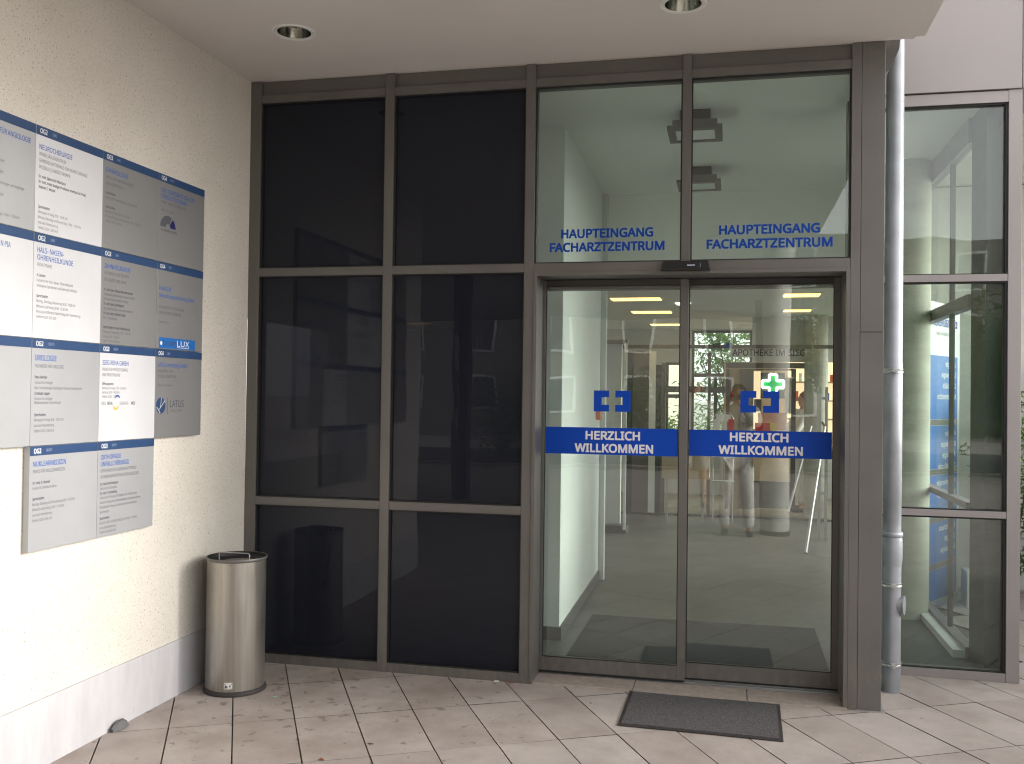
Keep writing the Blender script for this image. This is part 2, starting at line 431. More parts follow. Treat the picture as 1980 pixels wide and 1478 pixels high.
# soffit with round holes for the downlights
LAMPS = [(.592, -.672), (2.511, -.652)]; LR = .083
def soffit():
    bm = bmesh.new(); x0, x1, y0, y1 = -7., 3.617, -17., -.03
    outer = [bm.verts.new((x, y, ZC)) for x, y in ((x0, y0), (x1, y0), (x1, y1), (x0, y1))]
    edges = [bm.edges.new((outer[i], outer[(i+1) % 4])) for i in range(4)]
    for cx, cy_ in LAMPS + [(.592, -3.2), (2.511, -3.2), (.592, -5.7), (2.511, -5.7), (-2.4, -6.5), (-2.4, -9.5)]:
        ring = [bm.verts.new((cx+LR*math.cos(a*math.pi/20), cy_+LR*math.sin(a*math.pi/20), ZC)) for a in range(40)]
        edges += [bm.edges.new((ring[i], ring[(i+1) % 40])) for i in range(40)]
    bmesh.ops.triangle_fill(bm, use_beauty=True, edges=edges)
    v = [tuple(q.co) for q in bm.verts]; f = [tuple(q.index for q in fc.verts) for fc in bm.faces if True]
    bm.verts.index_update(); f = [tuple(q.index for q in fc.verts) for fc in bm.faces]; bm.free(); return v, f
v, f = soffit(); MB().raw(v, f).build('soffit', 'soffit_paint', can)
sl = MB(); sl.box(-7, 3.617, -17, -.03, ZC+.20, ZC+.62); sl.box(3.6175, 3.66, -17, -.03, ZC, ZC+.66); sl.box(-7.04, 3.66, -17.06, -17.001, ZC, ZC+.66)
sl.box(-7, 3.617, -.0298, .0, ZC+.001, ZC+.62); sl.box(-7.04, -7.001, -17, 0, ZC, ZC+.66)
sl.build('slab_edge', 'soffit_paint', can)
def downlight(x, y, label):
    t_ = thing('recessed_downlight', label, 'downlight', (x, y, ZC), 'recessed downlights in the canopy soffit')
    MB().lathe(x, y, [(.083, ZC+.0), (.0845, ZC-.003), (.103, ZC-.006), (.108, ZC-.002), (.108, ZC+.002)], 48).build('trim_ring', 'aluminium' if False else 'white_gloss', t_, smooth=True)
    MB().lathe(x, y, [(.083, ZC-.002), (.080, ZC+.03), (.072, ZC+.08), (.058, ZC+.12), (.0, ZC+.14)], 48).build('reflector', 'mirror_metal', t_, smooth=True)
    MB().lathe(x, y, [(.0, ZC+.07), (.012, ZC+.075), (.02, ZC+.09), (.02, ZC+.12), (0, ZC+.12)], 20).build('bulb', 'paper_white', t_, smooth=True)
    return t_
d0 = downlight(*LAMPS[0], 'round recessed canopy downlight nearest the plaster wall')
dup(d0, (*LAMPS[1], ZC), 'round recessed canopy downlight above the sliding doors, cut by the photo top')

# column carrying the canopy behind the photographer
cc = thing('canopy_column', 'round grey concrete column under the outer canopy, seen mirrored in the right door', 'column', (3.24, -5.95, 0))
MB().lathe(3.24, -5.95, [(.165, 0), (.165, ZC)], 40).build('shaft', 'garden_wall', cc, smooth=True)
MB().lathe(3.24, -5.95, [(.172, 0), (.172, .05), (.165, .055)], 40).build('base_ring', 'frame_dark', cc, smooth=True)

for k, (x_, y_) in enumerate(((-1.15, -8.6), (-2.3, -9.3), (-3.4, -10.2), (3.24, -12.5))):
    pc = thing('canopy_pillar', 'slim dark pillar under the far canopy, only mirrored in the glass, number %s from the entrance' % ('one', 'two', 'three', 'four')[k], 'pillar', (x_, y_, 0), 'slim pillars under the far canopy')
    box('shaft', 'frame_dark', pc, x_-.11, x_+.11, y_-.11, y_+.11, 0, ZC); box('base', 'frame', pc, x_-.14, x_+.14, y_-.14, y_+.14, 0, .02)
# ------------------------------------------------------------------ main facade
fac = thing('glazed_facade', 'brown metal framed glass facade with dark panels and transom windows', 'facade')
MX = [(0.0, .067), (.828, .882), (1.639, 1.693), (2.479, 2.526), (3.322, 3.3695)]
for k, (a, b_) in enumerate(MX):
    z0 = 0.0 if k != 3 else 2.2185
    box('mullion', 'frame', fac, a+.0005, b_-.0005, 0, .11, z0-.012 if k != 3 else z0, ZC-.002, .0015)
def bay(x0, x1, kind):
    x0 += .0003; x1 -= .0003
    box('top_rail', 'frame', fac, x0, x1, .003, .10, 3.227, 3.274, .001)
    box('header_panel', 'frame', fac, x0, x1, .022, .05, 3.2745, ZC+.001)
    if kind == 'dark':
        rails = [(2.220, 2.267), (.904, .950), (-.012, .050)]
        panes = [(2.267, 3.227), (.950, 2.220), (.050, .904)]
    else:
        rails = [(2.2185, 2.2665)]; panes = [(2.2665, 3.227)]
    for a, b_ in rails: box('transom', 'frame', fac, x0, x1, .002, .10, a, b_, .001)
    for a, b_ in panes:
        gk = MB()
        for q in ((x0, x1, a, a+.007), (x0, x1, b_-.007, b_), (x0, x0+.007, a+.007, b_-.007), (x1-.007, x1, a+.007, b_-.007)):
            gk.box(q[0]+.0003, q[1]-.0003, .012, .028, q[2]+.0003, q[3]-.0003)
        pn = box('dark_panel' if kind == 'dark' else 'window_pane', 'dark_glass' if kind == 'dark' else 'green_glass', fac, x0+.002, x1-.002, .030, .038, a+.002, b_-.002)
        gk.build('gasket', 'gasket', pn)
bay(.067, .828, 'dark'); bay(.882, 1.639, 'dark'); bay(1.693, 2.479, 'win'); bay(2.526, 3.322, 'win')
# lettering on the upper panes
def facetext(y): return lambda u, v_, d=0.: (u, y-d, v_)
for (xa, xb, za), (xc, xd, zb) in (((1.836, 2.331, 2.405), (1.774, 2.391, 2.332)), ((2.672, 3.176, 2.405), (2.609, 3.238, 2.332))):
    for w_, a_, b_, z_ in (('HAUPTEINGANG', xa, xb, za), ('FACHARZTZENTRUM', xc, xd, zb)):
        tb = MB(); text_line(tb, w_, facetext(.0285), a_, z_, .0445, bold=.034, width=b_-a_, res=5)
        tb.build('lettering', 'vinyl_blue', fac)
# door portal lining
ln = MB(); ln.box(1.6935, 1.713, -.006, .178, -.0, 2.218); ln.box(3.302, 3.3215, -.006, .34, 0, 2.218); ln.box(1.7135, 3.3015, -.006, .178, 2.198, 2.218)
ln.build('door_lining', 'frame', fac, bev=.001)
ln = MB(); ln.box(1.6935, 1.7005, .178, .34, 0, 2.218); ln.box(1.701, 3.3015, .34, .42, 2.16, 2.262); ln.box(1.701, 3.3015, .178, .34, 2.2, 2.262)
ln.build('operator_box', 'frame_dark', fac)

# corner post cladding
cp = thing('corner_post', 'wide brown metal clad corner post right of the sliding doors', 'post')
box('lower_cladding', 'frame', cp, 3.3705, 3.482, 0, .16, -.0, 1.889, .002)
box('upper_cladding', 'frame', cp, 3.3705, 3.482, 0, .16, 1.8925, ZC-.001, .002)
box('post_core', 'frame_dark', cp, 3.3705, 3.479, .003, .157, 1.8885, 1.893)
box('base_plate', 'aluminium', cp, 3.36, 3.50, -.012, .17, -.0, .004)

# side return between facade and the set back glazing
ret = thing('return_glazing', 'narrow metal framed glass return between corner post and set back window', 'window')
for a, b_ in ((0.0, .06), (.904, .95), (2.22, 2.267), (3.22, 3.30)): box('rail', 'frame', ret, 3.40, 3.46, .161, .716, a, b_)
for a, b_ in ((.06, .904), (.95, 2.22), (2.267, 3.22)): box('pane', 'green_glass', ret, 3.428, 3.436, .162, .715, a, b_)
box('jamb', 'frame', ret, 3.38, 3.478, .717, .79, 0, 3.29)

# fascia elbow behind the post top
fe = MB(); fe.prism([(3.483, 3.30), (3.483, 3.21), (3.515, 3.24), (3.562, 3.345), (3.574, 3.52), (3.483, 3.52)], 'y', .10, .30)
tag(fe.build('fascia_bracket', 'frame', None), 'folded brown metal fascia piece between corner post top and downpipe', 'bracket')
fe = None

# ------------------------------------------------------------------ set back glazing on the right
YB = .717
sg = thing('side_glazing', 'set back glass front with grey metal frame right of the downpipe', 'glazing')
XL, XR = 3.4785, 4.233
box('end_post', 'frame_pale', sg, XR+.0005, 4.303, YB, YB+.12, -.0, 3.29, .002)
for a, b_ in ((.0, .047), (.903, .940), (2.222, 2.262), (3.222, 3.286)): box('transom', 'frame_pale', sg, XL, XR, YB+.002, YB+.10, a, b_, .001)
for a, b_ in ((.047, .903), (.940, 2.222), (2.262, 3.222)):
    p = box('window_pane', 'green_glass', sg, XL+.002, XR-.002, YB+.036, YB+.044, a+.002, b_-.002)
    gk = MB(); gk.box(XR-.012, XR-.0005, YB+.014, YB+.034, a+.0005, b_-.0005); gk.box(XL, XR-.0125, YB+.014, YB+.034, b_-.010, b_-.0005); gk.box(XL, XR-.0125, YB+.014, YB+.034, a+.0005, a+.006)
    gk.build('gasket', 'gasket', p)
fp = thing('metal_fascia', 'large smooth grey metal fascia panels above the set back glazing', 'fascia')
box('fascia_panel', 'frame_pale', fp, 3.30, 4.298, YB-.012, YB+.02, 3.292, 4.9, .002)
box('fascia_panel', 'frame_pale', fp, 4.302, 5.6, YB-.012, YB+.02, 3.292, 4.9, .002)
box('fascia_return', 'frame_pale', fp, 3.30, 5.6, YB+.021, YB+.5, 3.292, 3.31)
MB().lathe(4.288, 0, [(0, 0), (.004, 0), (.004, .003), (0, .003)], 10).build('rivet', 'aluminium', fp).location = (0, YB-.013, 3.78)

# roof / upper storey mass behind
um = thing('upper_storey', 'building mass above the entrance hall', 'building')
box('storey_wall', 'plaster', um, -4.3, 6.3, 1.25, 12, 3.36, 3.9)
box('storey_wall', 'plaster', um, -4.3, 3.478, .0005, 1.249, ZC+.002, 5.2)

# ------------------------------------------------------------------ downpipe
dp = thing('downpipe', 'round grey zinc downpipe with clamps beside the corner post', 'downpipe', (3.588, .39, 0))
PX, PY = 3.588, .39
MB().lathe(PX, PY, [(.0, -.005), (.0475, -.005), (.0475, .60), (.0485, .68)], 40).build('lower_pipe', 'zinc', dp, smooth=True)
MB().lathe(PX, PY, [(.0475, .66), (.050, .68), (.053, .70), (.0535, .80), (.051, .82), (.055, .825), (.056, .84), (.053, .848), (.046, .85)], 40).build('socket', 'zinc', dp, smooth=True)
MB().lathe(PX, PY, [(.046, .83), (.046, 1.01), (.0475, 1.012), (.0475, 1.75), (.046, 1.752), (.046, 3.6)], 40).build('upper_pipe', 'zinc', dp, smooth=True)
for z in (.147, .568, 1.708):
    c = MB().lathe(PX, PY, [(.047, z-.012), (.0515, z-.011), (.0515, z-.004), (.049, z), (.0515, z+.004), (.0515, z+.011), (.047, z+.012)], 40)
    c.box(PX-.012, PX+.012, PY-.074, PY-.049, z-.009, z+.009); c.box(PX-.004, PX+.004, PY-.082, PY-.07, z-.006, z+.006)
    c.tube([(PX-.02, PY-.062, z), (PX+.02, PY-.062, z)], .004); c.build('clamp', 'aluminium', dp, smooth=True)
ic = MB(); ic.tube([(PX+.02, PY-.006, .46), (PX+.056, PY-.014, .46)], .040, 24); ic.tube([(PX+.0565, PY-.014, .46), (PX+.063, PY-.016, .46)], .050, 24)
ic.build('inspection_cover', 'zinc', dp, smooth=True)

# ------------------------------------------------------------------ sliding doors
def leaf(x0, x1, gx0, gx1, y, z0, gz0, gz1, z1, label, band, txt, logo):
    d = thing('sliding_door', label, 'door', ((x0+x1)/2, y, 0), 'glass sliding door leaves')
    box('stile', 'frame', d, x0, gx0, y, y+.04, z0, z1, .0015); box('stile', 'frame', d, gx1, x1, y, y+.04, z0, z1, .0015)
    box('bottom_rail', 'frame', d, gx0+.0003, gx1-.0003, y+.001, y+.039, z0, gz0, .001)
    box('top_rail', 'frame_dark', d, gx0+.0003, gx1-.0003, y+.001, y+.039, gz1, z1, .001)
    bs = MB(); bs.box(x0+.004, x1-.004, y+.008, y+.032, .0145, z0-.0005); bs.build('brush_seal', 'gasket', d)
    p = box('glass_pane', 'clear_glass', d, gx0+.001, gx1-.001, y+.010, y+.018, gz0+.001, gz1-.001)
    gk = MB()
    for q in ((gx0, gx0+.005, gz0, gz1), (gx1-.005, gx1, gz0, gz1), (gx0+.005, gx1-.005, gz0, gz0+.005), (gx0+.005, gx1-.005, gz1-.005, gz1)):
        gk.box(q[0]+.0004, q[1]-.0004, y+.002, y+.0095, q[2]+.0004, q[3]-.0004)
    gk.build('gasket', 'gasket', p)
    box('blue_band', 'blue_film', d, gx0+.0055, gx1-.0055, y+.0085, y+.0096, band[0], band[1])
    for s, a, b_, z in txt:
        tb = MB(); text_line(tb, s, facetext(y+.0075), a, z, .0435, bold=.034, width=b_-a, res=5); tb.build('welcome_lettering', 'vinyl_white', d)
    x, z, w, h = logo
    for s in (0, 1):
        lg = MB(); xo = x + s*.119
        P = [(0, 0), (w, 0), (w, .037), (.043, .037), (.043, h-.037), (w, h-.037), (w, h), (0, h)]
        P = [(xo + (q if s == 0 else w-q), z+e) for q, e in P]
        if s: P = P[::-1]
        lg.prism(P, 'y', y+.0085, y+.0096); lg.build('bracket_logo', 'blue_film', d)
    return d
leaf(1.703, 2.511, 1.727, 2.469, .19, .026, .100, 2.166, 2.197, 'left glass sliding door leaf with blue welcome band, standing in front of the other', (1.2305, 1.379),
     [('HERZLICH', 1.957, 2.258, 1.3145), ('WILLKOMMEN', 1.897, 2.330, 1.2445)], (2.001, 1.4685, .084, .1155))
leaf(2.470, 3.3095, 2.513, 3.271, .25, .026, .107, 2.171, 2.199, 'right glass sliding door leaf with blue welcome band, green cross seen behind it', (1.2335, 1.377),
     [('HERZLICH', 2.737, 3.043, 1.3200), ('WILLKOMMEN', 2.677, 3.118, 1.2500)], (2.791, 1.4750, .083, .1165))
# sensor
sn = thing('motion_sensor', 'small black motion sensor box on the rail above the sliding doors', 'sensor', (2.505, -.03, 2.21))
sb = MB(); sb.raw([(2.378, -.05, 2.212), (2.630, -.05, 2.212), (2.630, 0, 2.212), (2.378, 0, 2.212), (2.388, -.038, 2.261), (2.620, -.038, 2.261), (2.620, 0, 2.261), (2.388, 0, 2.261)],
    [(0,3,2,1),(4,5,6,7),(0,1,5,4),(1,2,6,5),(2,3,7,6),(3,0,4,7)]); sb.build('housing', 'black_plastic', sn, bev=.003)
lb = MB(); lb.box(2.513, 2.553, -.0475, -.0455, 2.233, 2.240); lb.box(2.579, 2.581, -.0475, -.0455, 2.226, 2.245); lb.build('label_strip', 'text_soft', sn)['kind'] = 'stuff'

# ------------------------------------------------------------------ outdoor mat
om = thing('door_mat', 'grey ribbed doormat lying askew before the sliding doors', 'doormat', (2.615, -.28, 0))
c4 = [(2.238, .003), (2.997, -.025), (2.989, -.564), (2.235, -.542)]
def quadslab(cs, z0, z1):
    return MB().raw([(x, y, z0) for x, y in cs] + [(x, y, z1) for x, y in cs], [(3,2,1,0),(4,5,6,7)] + [(k, (k+1) % 4, 4+(k+1) % 4, 4+k) for k in range(4)])
c4 = c4[::-1]
quadslab(c4, .0015, .007).build('rubber_border', 'rubber', om, bev=.002)
cx_, cy_ = 2.615, -.282
quadslab([(cx_+(x-cx_)*.955, cy_+(y-cy_)*.93) for x, y in c4], .006, .0105).build('ribbed_pile', 'mat_ribbed', om)

# ------------------------------------------------------------------ litter bin
bx, by = .226, -.487
bn = thing('litter_bin', 'round brushed steel ash bin standing in the corner by the wall', 'bin', (bx, by, 0))
MB().lathe(bx, by, [(.150, .018), (.150, .676)], 72).build('body', 'brushed_steel', bn, smooth=True)
MB().lathe(bx, by, [(.0, .001), (.160, .001), (.162, .008), (.158, .018), (.151, .024), (.149, .02)], 72).build('base_ring', 'rubber', bn, smooth=True)
MB().lathe(bx, by, [(.1505, .676), (.1545, .680), (.1555, .688), (.153, .693), (.149, .691)], 72).build('rim', 'frame', bn, smooth=True)
MB().lathe(bx, by, [(.1488, .692), (.1475, .68), (.1468, .62)], 72).build('inner_wall', 'black_plastic', bn, smooth=True)
MB().lathe(bx, by, [(.1465, .672), (.140, .664), (.11, .660), (.0, .660)], 60).build('ash_tray', 'black_plastic', bn, smooth=True)
MB().lathe(bx+.01, by, [(.0, .672), (.05, .671), (.082, .667), (.09, .6605)], 40).build('ash_sand', 'sand_grey', bn, smooth=True)
hd = MB(); hx = .085; hd.tube([(bx-hx, by-.03, .672), (bx-hx, by-.03, .706), (bx-hx+.006, by-.03, .711), (bx+hx-.006, by-.03+.004, .711), (bx+hx, by-.03+.004, .706), (bx+hx, by-.026, .672)], .0032, 8); hd.build('wire_handle', 'aluminium', bn, smooth=True)
st = MB(); a0, a1 = R(-82), R(-66)
# small sticker wrapped on the drum, facing the camera
def wrap(a, z, r=.1512): return (bx + r*math.cos(a), by + r*math.sin(a), z)
vs = []; fs = []
for k in range(5):
    a = a0 + (a1-a0)*k/4; vs += [wrap(a, .040), wrap(a, .073)]
for k in range(4): fs.append((2*k, 2*k+2, 2*k+3, 2*k+1))
st.raw(vs, fs); stk = st.build('sticker', 'paper_white', bn)
st = MB()
for za, zb, p0, p1 in ((.064, .068, .08, .95), (.060, .062, .08, .8), (.046, .057, .1, .42), (.050, .057, .62, .8), (.043, .0445, .08, .9)):
    aa, ab = a0+(a1-a0)*p0, a0+(a1-a0)*p1
    st.raw([wrap(aa, za, .1517), wrap(ab, za, .1517), wrap(ab, zb, .1517), wrap(aa, zb, .1517)], [(0, 1, 2, 3)])
st.build('sticker_print', 'text_thin', stk)

# ------------------------------------------------------------------ sign boards
SY = [-2.2185, -1.796, -1.3725, -.9505, -.535]; SZ = [2.610, 2.179, 1.7545, 1.3225, .899]
def sign(col, row, mat, label, code, side, head, subs, rows, extra=None, off=0.):
    y0, y1 = SY[col]+.0012, SY[col+1]-.0012; z1, z0 = SZ[row]-.001, SZ[row+1]+.001
    D = .030 + off
    s = thing('sign_board', label, 'sign', (0, (y0+y1)/2, z0), 'practice directory boards on the plaster wall')
    b_ = box('panel', mat, s, .001, D, y0, y1, z0, z1, .0008)
    box('mounting_edge', 'plaster' if False else 'frame_pale', s, .0005, .012, y0+.02, y1-.02, z0+.02, z1-.02)
    box('header_strip', 'sign_blue', s, D, D+.0012, y0+.0006, y1-.0006, z1-.0375, z1-.0006)
    P = lambda u, v_: (D+.0003, y0+u, z1-v_)
    def PV_(u, v_, d=0.): return (D+.0003+d, y0+u, v_)
    def line(mb, tx, u, v_, cap, xs=.75, bold=0., width=None, res=2): text_line(mb, tx, PV_, u, z1-v_, cap, xs, bold, width, res)
    if code:
        HO = lambda u, v_, d=0.: (D+.0015+d, y0+u, v_)
        m1 = MB(); text_line(m1, code, HO, .021, z1-.0285, .0185, .80, .028); m1.build('floor_code', 'text_white', s)
        m1 = MB(); text_line(m1, side, HO, .094, z1-.0235, .011, .60); m1.build('side_word', 'text_soft', s)
    if head:
        m1 = MB()
        for tx, v_, cap, xs in head: line(m1, tx, .019, v_, cap, xs, .014)
        m1.build('heading', 'text_blue', s)['kind'] = 'stuff'
    m1 = MB(); m2 = MB()
    for tx, v_ in subs: line(m1, tx, .019, v_, .0135, .70)
    for q in rows:
        tx, v_ = q[0], q[1]
        if len(q) > 2: line(m2, tx, .019, v_, .0108, .74, .022)
        else: line(m1, tx, .019, v_, .0108, .70)
    if m1.v: m1.build('body_text', 'text_thin', s)['kind'] = 'stuff'
    if m2.v: m2.build('bold_text', 'text_dark', s)['kind'] = 'stuff'
    if extra: extra(s, P, D, y0, z1, line)
    return s
G_, S_, W_ = 'board_grey', 'board_silver', 'board_white'
def left_text(lines):
    def fn(s, P, D, y0, z1, line):
        mb = MB(); mh = MB()
        for tx, v_, cap, u1, blue in lines:     # right aligned at u1
            vs, fs = text_geo(tx, .014 if blue else 0, 2); k = cap/cap_h()*.72; w = (max(q[0] for q in vs)-min(q[0] for q in vs))*k
            text_line(mh if blue else mb, tx, lambda u, v, d=0.: (D+.0003+d, y0+u, v), u1-w, z1-v_, cap, .72, .014 if blue else 0)
        if mb.v: mb.build('body_text', 'text_thin', s)['kind'] = 'stuff'
        if mh.v: mh.build('heading', 'text_blue', s)
    return fn
sign(0, 0, S_, 'silver directory board ANGIOLOGIE cut by the left photo edge', '', '', [], [], [], left_text([('PRAXIS FÜR ANGIOLOGIE', .085, .020, .392, 1), ('UND KARDIOLOGIE', .108, .0135, .20, 0), ('INTERNISTEN', .135, .0135, .21, 0),
    ('Facharzt für Innere Medizin und Kardiologie', .193, .0108, .253, 0), ('Fachärztin für Innere Medizin, Kardiologie', .236, .0108, .25, 0), ('Innere Medizin, Kardiologie und Angiologie', .279, .0108, .362, 0),
    ('Fachärztin für Innere Medizin, Angiologie', .322, .0108, .252, 0), ('Montag bis Freitag: 8.00 - 12.00 Uhr', .375, .0108, .215, 0), ('Montag, Dienstag und Donnerstag: 14.00 - 17.00 Uhr', .397, .0108, .34, 0)]))
sign(0, 1, W_, 'white directory board ending in PIA cut by the left photo edge', '', '', [], [], [], left_text([('N PIA', .082, .020, .295, 1), ('Uhr', .36, .0108, .215, 0)]))
sign(0, 2, S_, 'silver directory board with little text cut by the left photo edge, lowest there', '', '', [], [], [], left_text([('8.00 - 12.00 Uhr', .215, .0108, .245, 0)]))
sign(1, 0, W_, 'white directory board headed NEUROCHIRURGIE', 'OG2', 'LINKS', [('NEUROCHIRURGIE', .093, .020, .82)],
     [('WIRBELSÄULENZENTRUM', .119), ('GEMEINSCHAFTSPRAXIS FÜR NEUROCHIRURGIE', .145), ('SPEZIELLE SCHMERZTHERAPIE', .171)],
     [('Dr. med. Djamschid Akbarpour', .208, 1), ('Dr. med. Andre Seeliger (Professor emeritus Uni Privat)', .229, 1), ('Stephan C. Wenzel', .250, 1), ('Sprechzeiten', .330, 1),
      ('Montag bis Freitag: 8:00 - 12:00 Uhr', .351), ('Montag, Dienstag und Donnerstag: 14:00 - 16:00 Uhr', .372), ('und nach Vereinbarung', .393), ('Telefon: 02241 265 94-0', .414)])
sign(1, 1, W_, 'white directory board headed HALS-NASEN-OHRENHEILKUNDE', 'OG2', 'LINKS', [('HALS- NASEN-', .077, .021, .82), ('OHRENHEILKUNDE', .107, .021, .82)],
     [('PRIVATPRAXIS', .133)], [('N. Zenker', .174, 1), ('Fachärztin für Hals- Nasen- Ohrenheilkunde,', .195), ('Ambulante Operationen und Ästhetische Medizin', .216), ('Sprechzeiten', .257, 1),
      ('Montag, Dienstag, Donnerstag: 8.00 - 14.00 Uhr', .278), ('Mittwoch und Freitag: 8.00 - 12.00 Uhr', .299), ('Montag und Mittwoch Nachmittag nach Vereinbarung', .320), ('Telefon: 02241 265 20-0', .341)])
sign(1, 2, S_, 'silver directory board headed UROLOGIE', 'OG2', 'RECHTS', [('UROLOGIE', .087, .022, .82)], [('FACHÄRZTE FÜR UROLOGIE', .116)],
     [('Reza Alamdar', .159, 1), ('Facharzt für Urologie', .181), ('Med. Tumortherapie, Andrologie, Ambulante Operationen', .203), ('Christoph Leppin', .225, 1), ('Facharzt für Urologie', .246), ('Medikamentöse Tumortherapie', .262),
      ('Sprechzeiten', .311, 1), ('Montag bis Freitag: 8.00 - 12.00 Uhr', .332), ('und nach Vereinbarung', .354), ('Telefon: 02241 265 36-0', .376)])
sign(1, 3, S_, 'silver directory board headed NUKLEARMEDIZIN at the bottom left', 'OG2', 'RECHTS', [('NUKLEARMEDIZIN', .081, .020, .82)], [('PRAXIS FÜR NUKLEARMEDIZIN', .108)],
     [('Dr. med. K. Hamad', .152, 1), ('Facharzt für Nuklearmedizin', .173), ('Sprechzeiten', .216, 1), ('Montag, Dienstag und Donnerstag: 8.00 - 17.00 Uhr', .238), ('Mittwoch und Freitag: 8.00 - 13.00 Uhr', .259), ('und nach Vereinbarung', .281), ('Telefon: 02241 265 37-0', .303)])
sign(2, 0, G_, 'grey directory board headed GYNÄKOLOGIE', 'OG3', 'LINKS', [('GYNÄKOLOGIE', .088, .020, .82)], [('PRAXIS FÜR FRAUENHEILKUNDE', .117), ('UND GEBURTSHILFE', .144)],
     [('Frank Roland', .185, 1), ('Facharzt für Frauenheilkunde und Geburtshilfe', .206), ('Sprechzeiten', .247, 1), ('Montag bis Freitag: 8.00 - 12.00 Uhr', .268), ('Montag, Dienstag und Donnerstag: 14.00 - 18.00 Uhr', .289), ('Telefon: 02241 244 69-0', .310)])
sign(2, 1, G_, 'grey directory board headed ZAHNHEILKUNDE', 'OG3', 'LINKS', [('ZAHNHEILKUNDE', .084, .020, .82)], [('GESUNDHEIT UND ÄSTHETIK', .112), ('FÜR GESICHT UND ZÄHNE', .142)],
     [('Dr. med. dent. Bettina Wiemecke-Jordan', .185, 1), ('Ästhetische Zahnheilkunde, Kinderzahnpflege', .206), ('Chirurgie, Parodontosebehandlung', .227), ('Dr. med. dent. Julia Reigener', .248, 1), ('Allg. Zahnheilkunde, Kinderzahnheilkunde', .269),
      ('Dr. med. dent. Andreas Jordan', .290, 1), ('M.Sc. Implantologie', .311), ('Sprechzeiten nur nach Vereinbarung', .352, 1), ('Montag bis Donnerstag: 7.00 - 17.00 Uhr', .373), ('Freitag: 8.00 - 13.30 Uhr', .394), ('Telefon: 02241 253 08-0', .414)])
def reha(s, P, D, y0, z1, line):
    m1 = MB(); text_line(m1, 'SIEG', lambda u, v, d=0.: (D+.0003+d, y0+u, v), .016, z1-.268, .013, .8); text_line(m1, 'SIEGBURG', lambda u, v, d=0.: (D+.0003+d, y0+u, v), .145, z1-.268, .013, .75); m1.build('logo_thin', 'text_thin', s)['kind'] = 'stuff'
    m1 = MB(); text_line(m1, 'REHA', lambda u, v, d=0.: (D+.0003+d, y0+u, v), .058, z1-.268, .013, .8, .03); text_line(m1, 'MED', lambda u, v, d=0.: (D+.0003+d, y0+u, v), .232, z1-.268, .013, .8, .03); m1.build('logo_bold', 'text_dark', s)['kind'] = 'stuff'
    def arc(cu, cv, r0, r1, a, b):
        mb = MB(); n = 10; vs = []; 
        for k in range(n+1):
            th = R(a+(b-a)*k/n); w = math.sin(math.pi*k/n)
            ro = r0+(r1-r0)*w
            vs += [P(cu+r0*math.cos(th), cv-r0*math.sin(th)), P(cu+ro*math.cos(th), cv-ro*math.sin(th))]
        mb.raw(vs, [(2*k, 2*k+2, 2*k+3, 2*k+1)[::-1] for k in range(n)]); return mb
    arc(.130, .252, .021, .029, 20, 165).build('blue_swoosh', 'text_blue', s)
    arc(.118, .262, .019, .031, 200, 345).build('yellow_swoosh', 'yellow', s)
sign(2, 2, W_, 'pale directory board headed SIEG REHA GMBH with a swoosh logo', 'OG3', 'RECHTS', [('SIEG REHA GMBH', .090, .020, .82)], [('PRAXIS FÜR PHYSIOTHERAPIE', .117), ('UND ERGOTHERAPIE', .141)],
     [('Öffnungszeiten', .180, 1), ('Montag bis Freitag: 7:30 - 21:00 Uhr', .199), ('Samstag: 8.30 - 14.30 Uhr', .218), ('Telefon: 02241 - 9751760', .237)], reha)
sign(2, 3, S_, 'silver directory board headed ORTHOPÄDIE UNFALLCHIRURGIE', 'OG3', 'RECHTS', [('ORTHOPÄDIE', .079, .020, .82), ('UNFALLCHIRURGIE', .109, .020, .82)], [('ORTHOPÄDISCHE GEMEINSCHAFTSPRAXIS', .136), ('SCHWERPUNKTZENTRUM OSTEOLOGIE (DVO)', .163)],
     [('Dr. med. M. Kuhnhäuser', .193, 1), ('Facharzt für Orthopädie', .213), ('Dr. med. F. Schmähling', .234, 1), ('Facharzt für Chirurgie, Orthopädie und Unfallchirurgie', .254), ('Ärzte für Akupunktur, Manuelle Medizin, Naturheilverfahren,', .275), ('Physikalische Therapie, Radiologische Darmfähigkeiten,', .296), ('Sportmedizin', .317),
      ('Sprechzeiten', .345, 1), ('Mo bis Fr: 8.30 - 12.00 Uhr, Mo, Di, Do: 14.00 - 17.00 Uhr', .366), ('und nach Vereinbarung', .387), ('Telefon: 02241 265 92-0', .407)])
def cq(s, P, D, y0, z1, line):
    def fan(a, b, r, col, nm, base):
        n = 12; mb = MB(); c = (.083, .255); vs = []
        for k in range(n+1):
            th = R(a+(b-a)*k/n); vs += [P(c[0]+r*math.cos(th)*1.15, c[1]-r*math.sin(th)), P(c[0]+base*math.cos(th)*1.0, c[1]-base*math.sin(th)*.9)]
        mb.raw(vs, [(2*k, 2*k+1, 2*k+3, 2*k+2)[::-1] for k in range(n)]); mb.build(nm, col, s)
    fan(62, 180, .058, 'text_thin', 'grey_fan', .020); fan(0, 52, .058, 'navy', 'blue_fan', .020)
    m1 = MB(); text_line(m1, 'corporate quality', lambda u, v, d=0.: (D+.0003+d, y0+u, v), .022, z1-.276, .012, .7, .01, width=.14); m1.build('logo_text', 'text_dark', s)
sign(3, 0, G_, 'grey directory board with a fan logo, CORPORATE QUALITY CONSULTING', 'OG4', 'RECHTS', [('CQC CORPORATE QUALITY', .088, .020, .86), ('CONSULTING GMBH', .117, .020, .86)], [('PROJEKT- UND PROZESSBERATUNG', .143)], [('Telefon: 02241 265 81-0', .180)], cq)
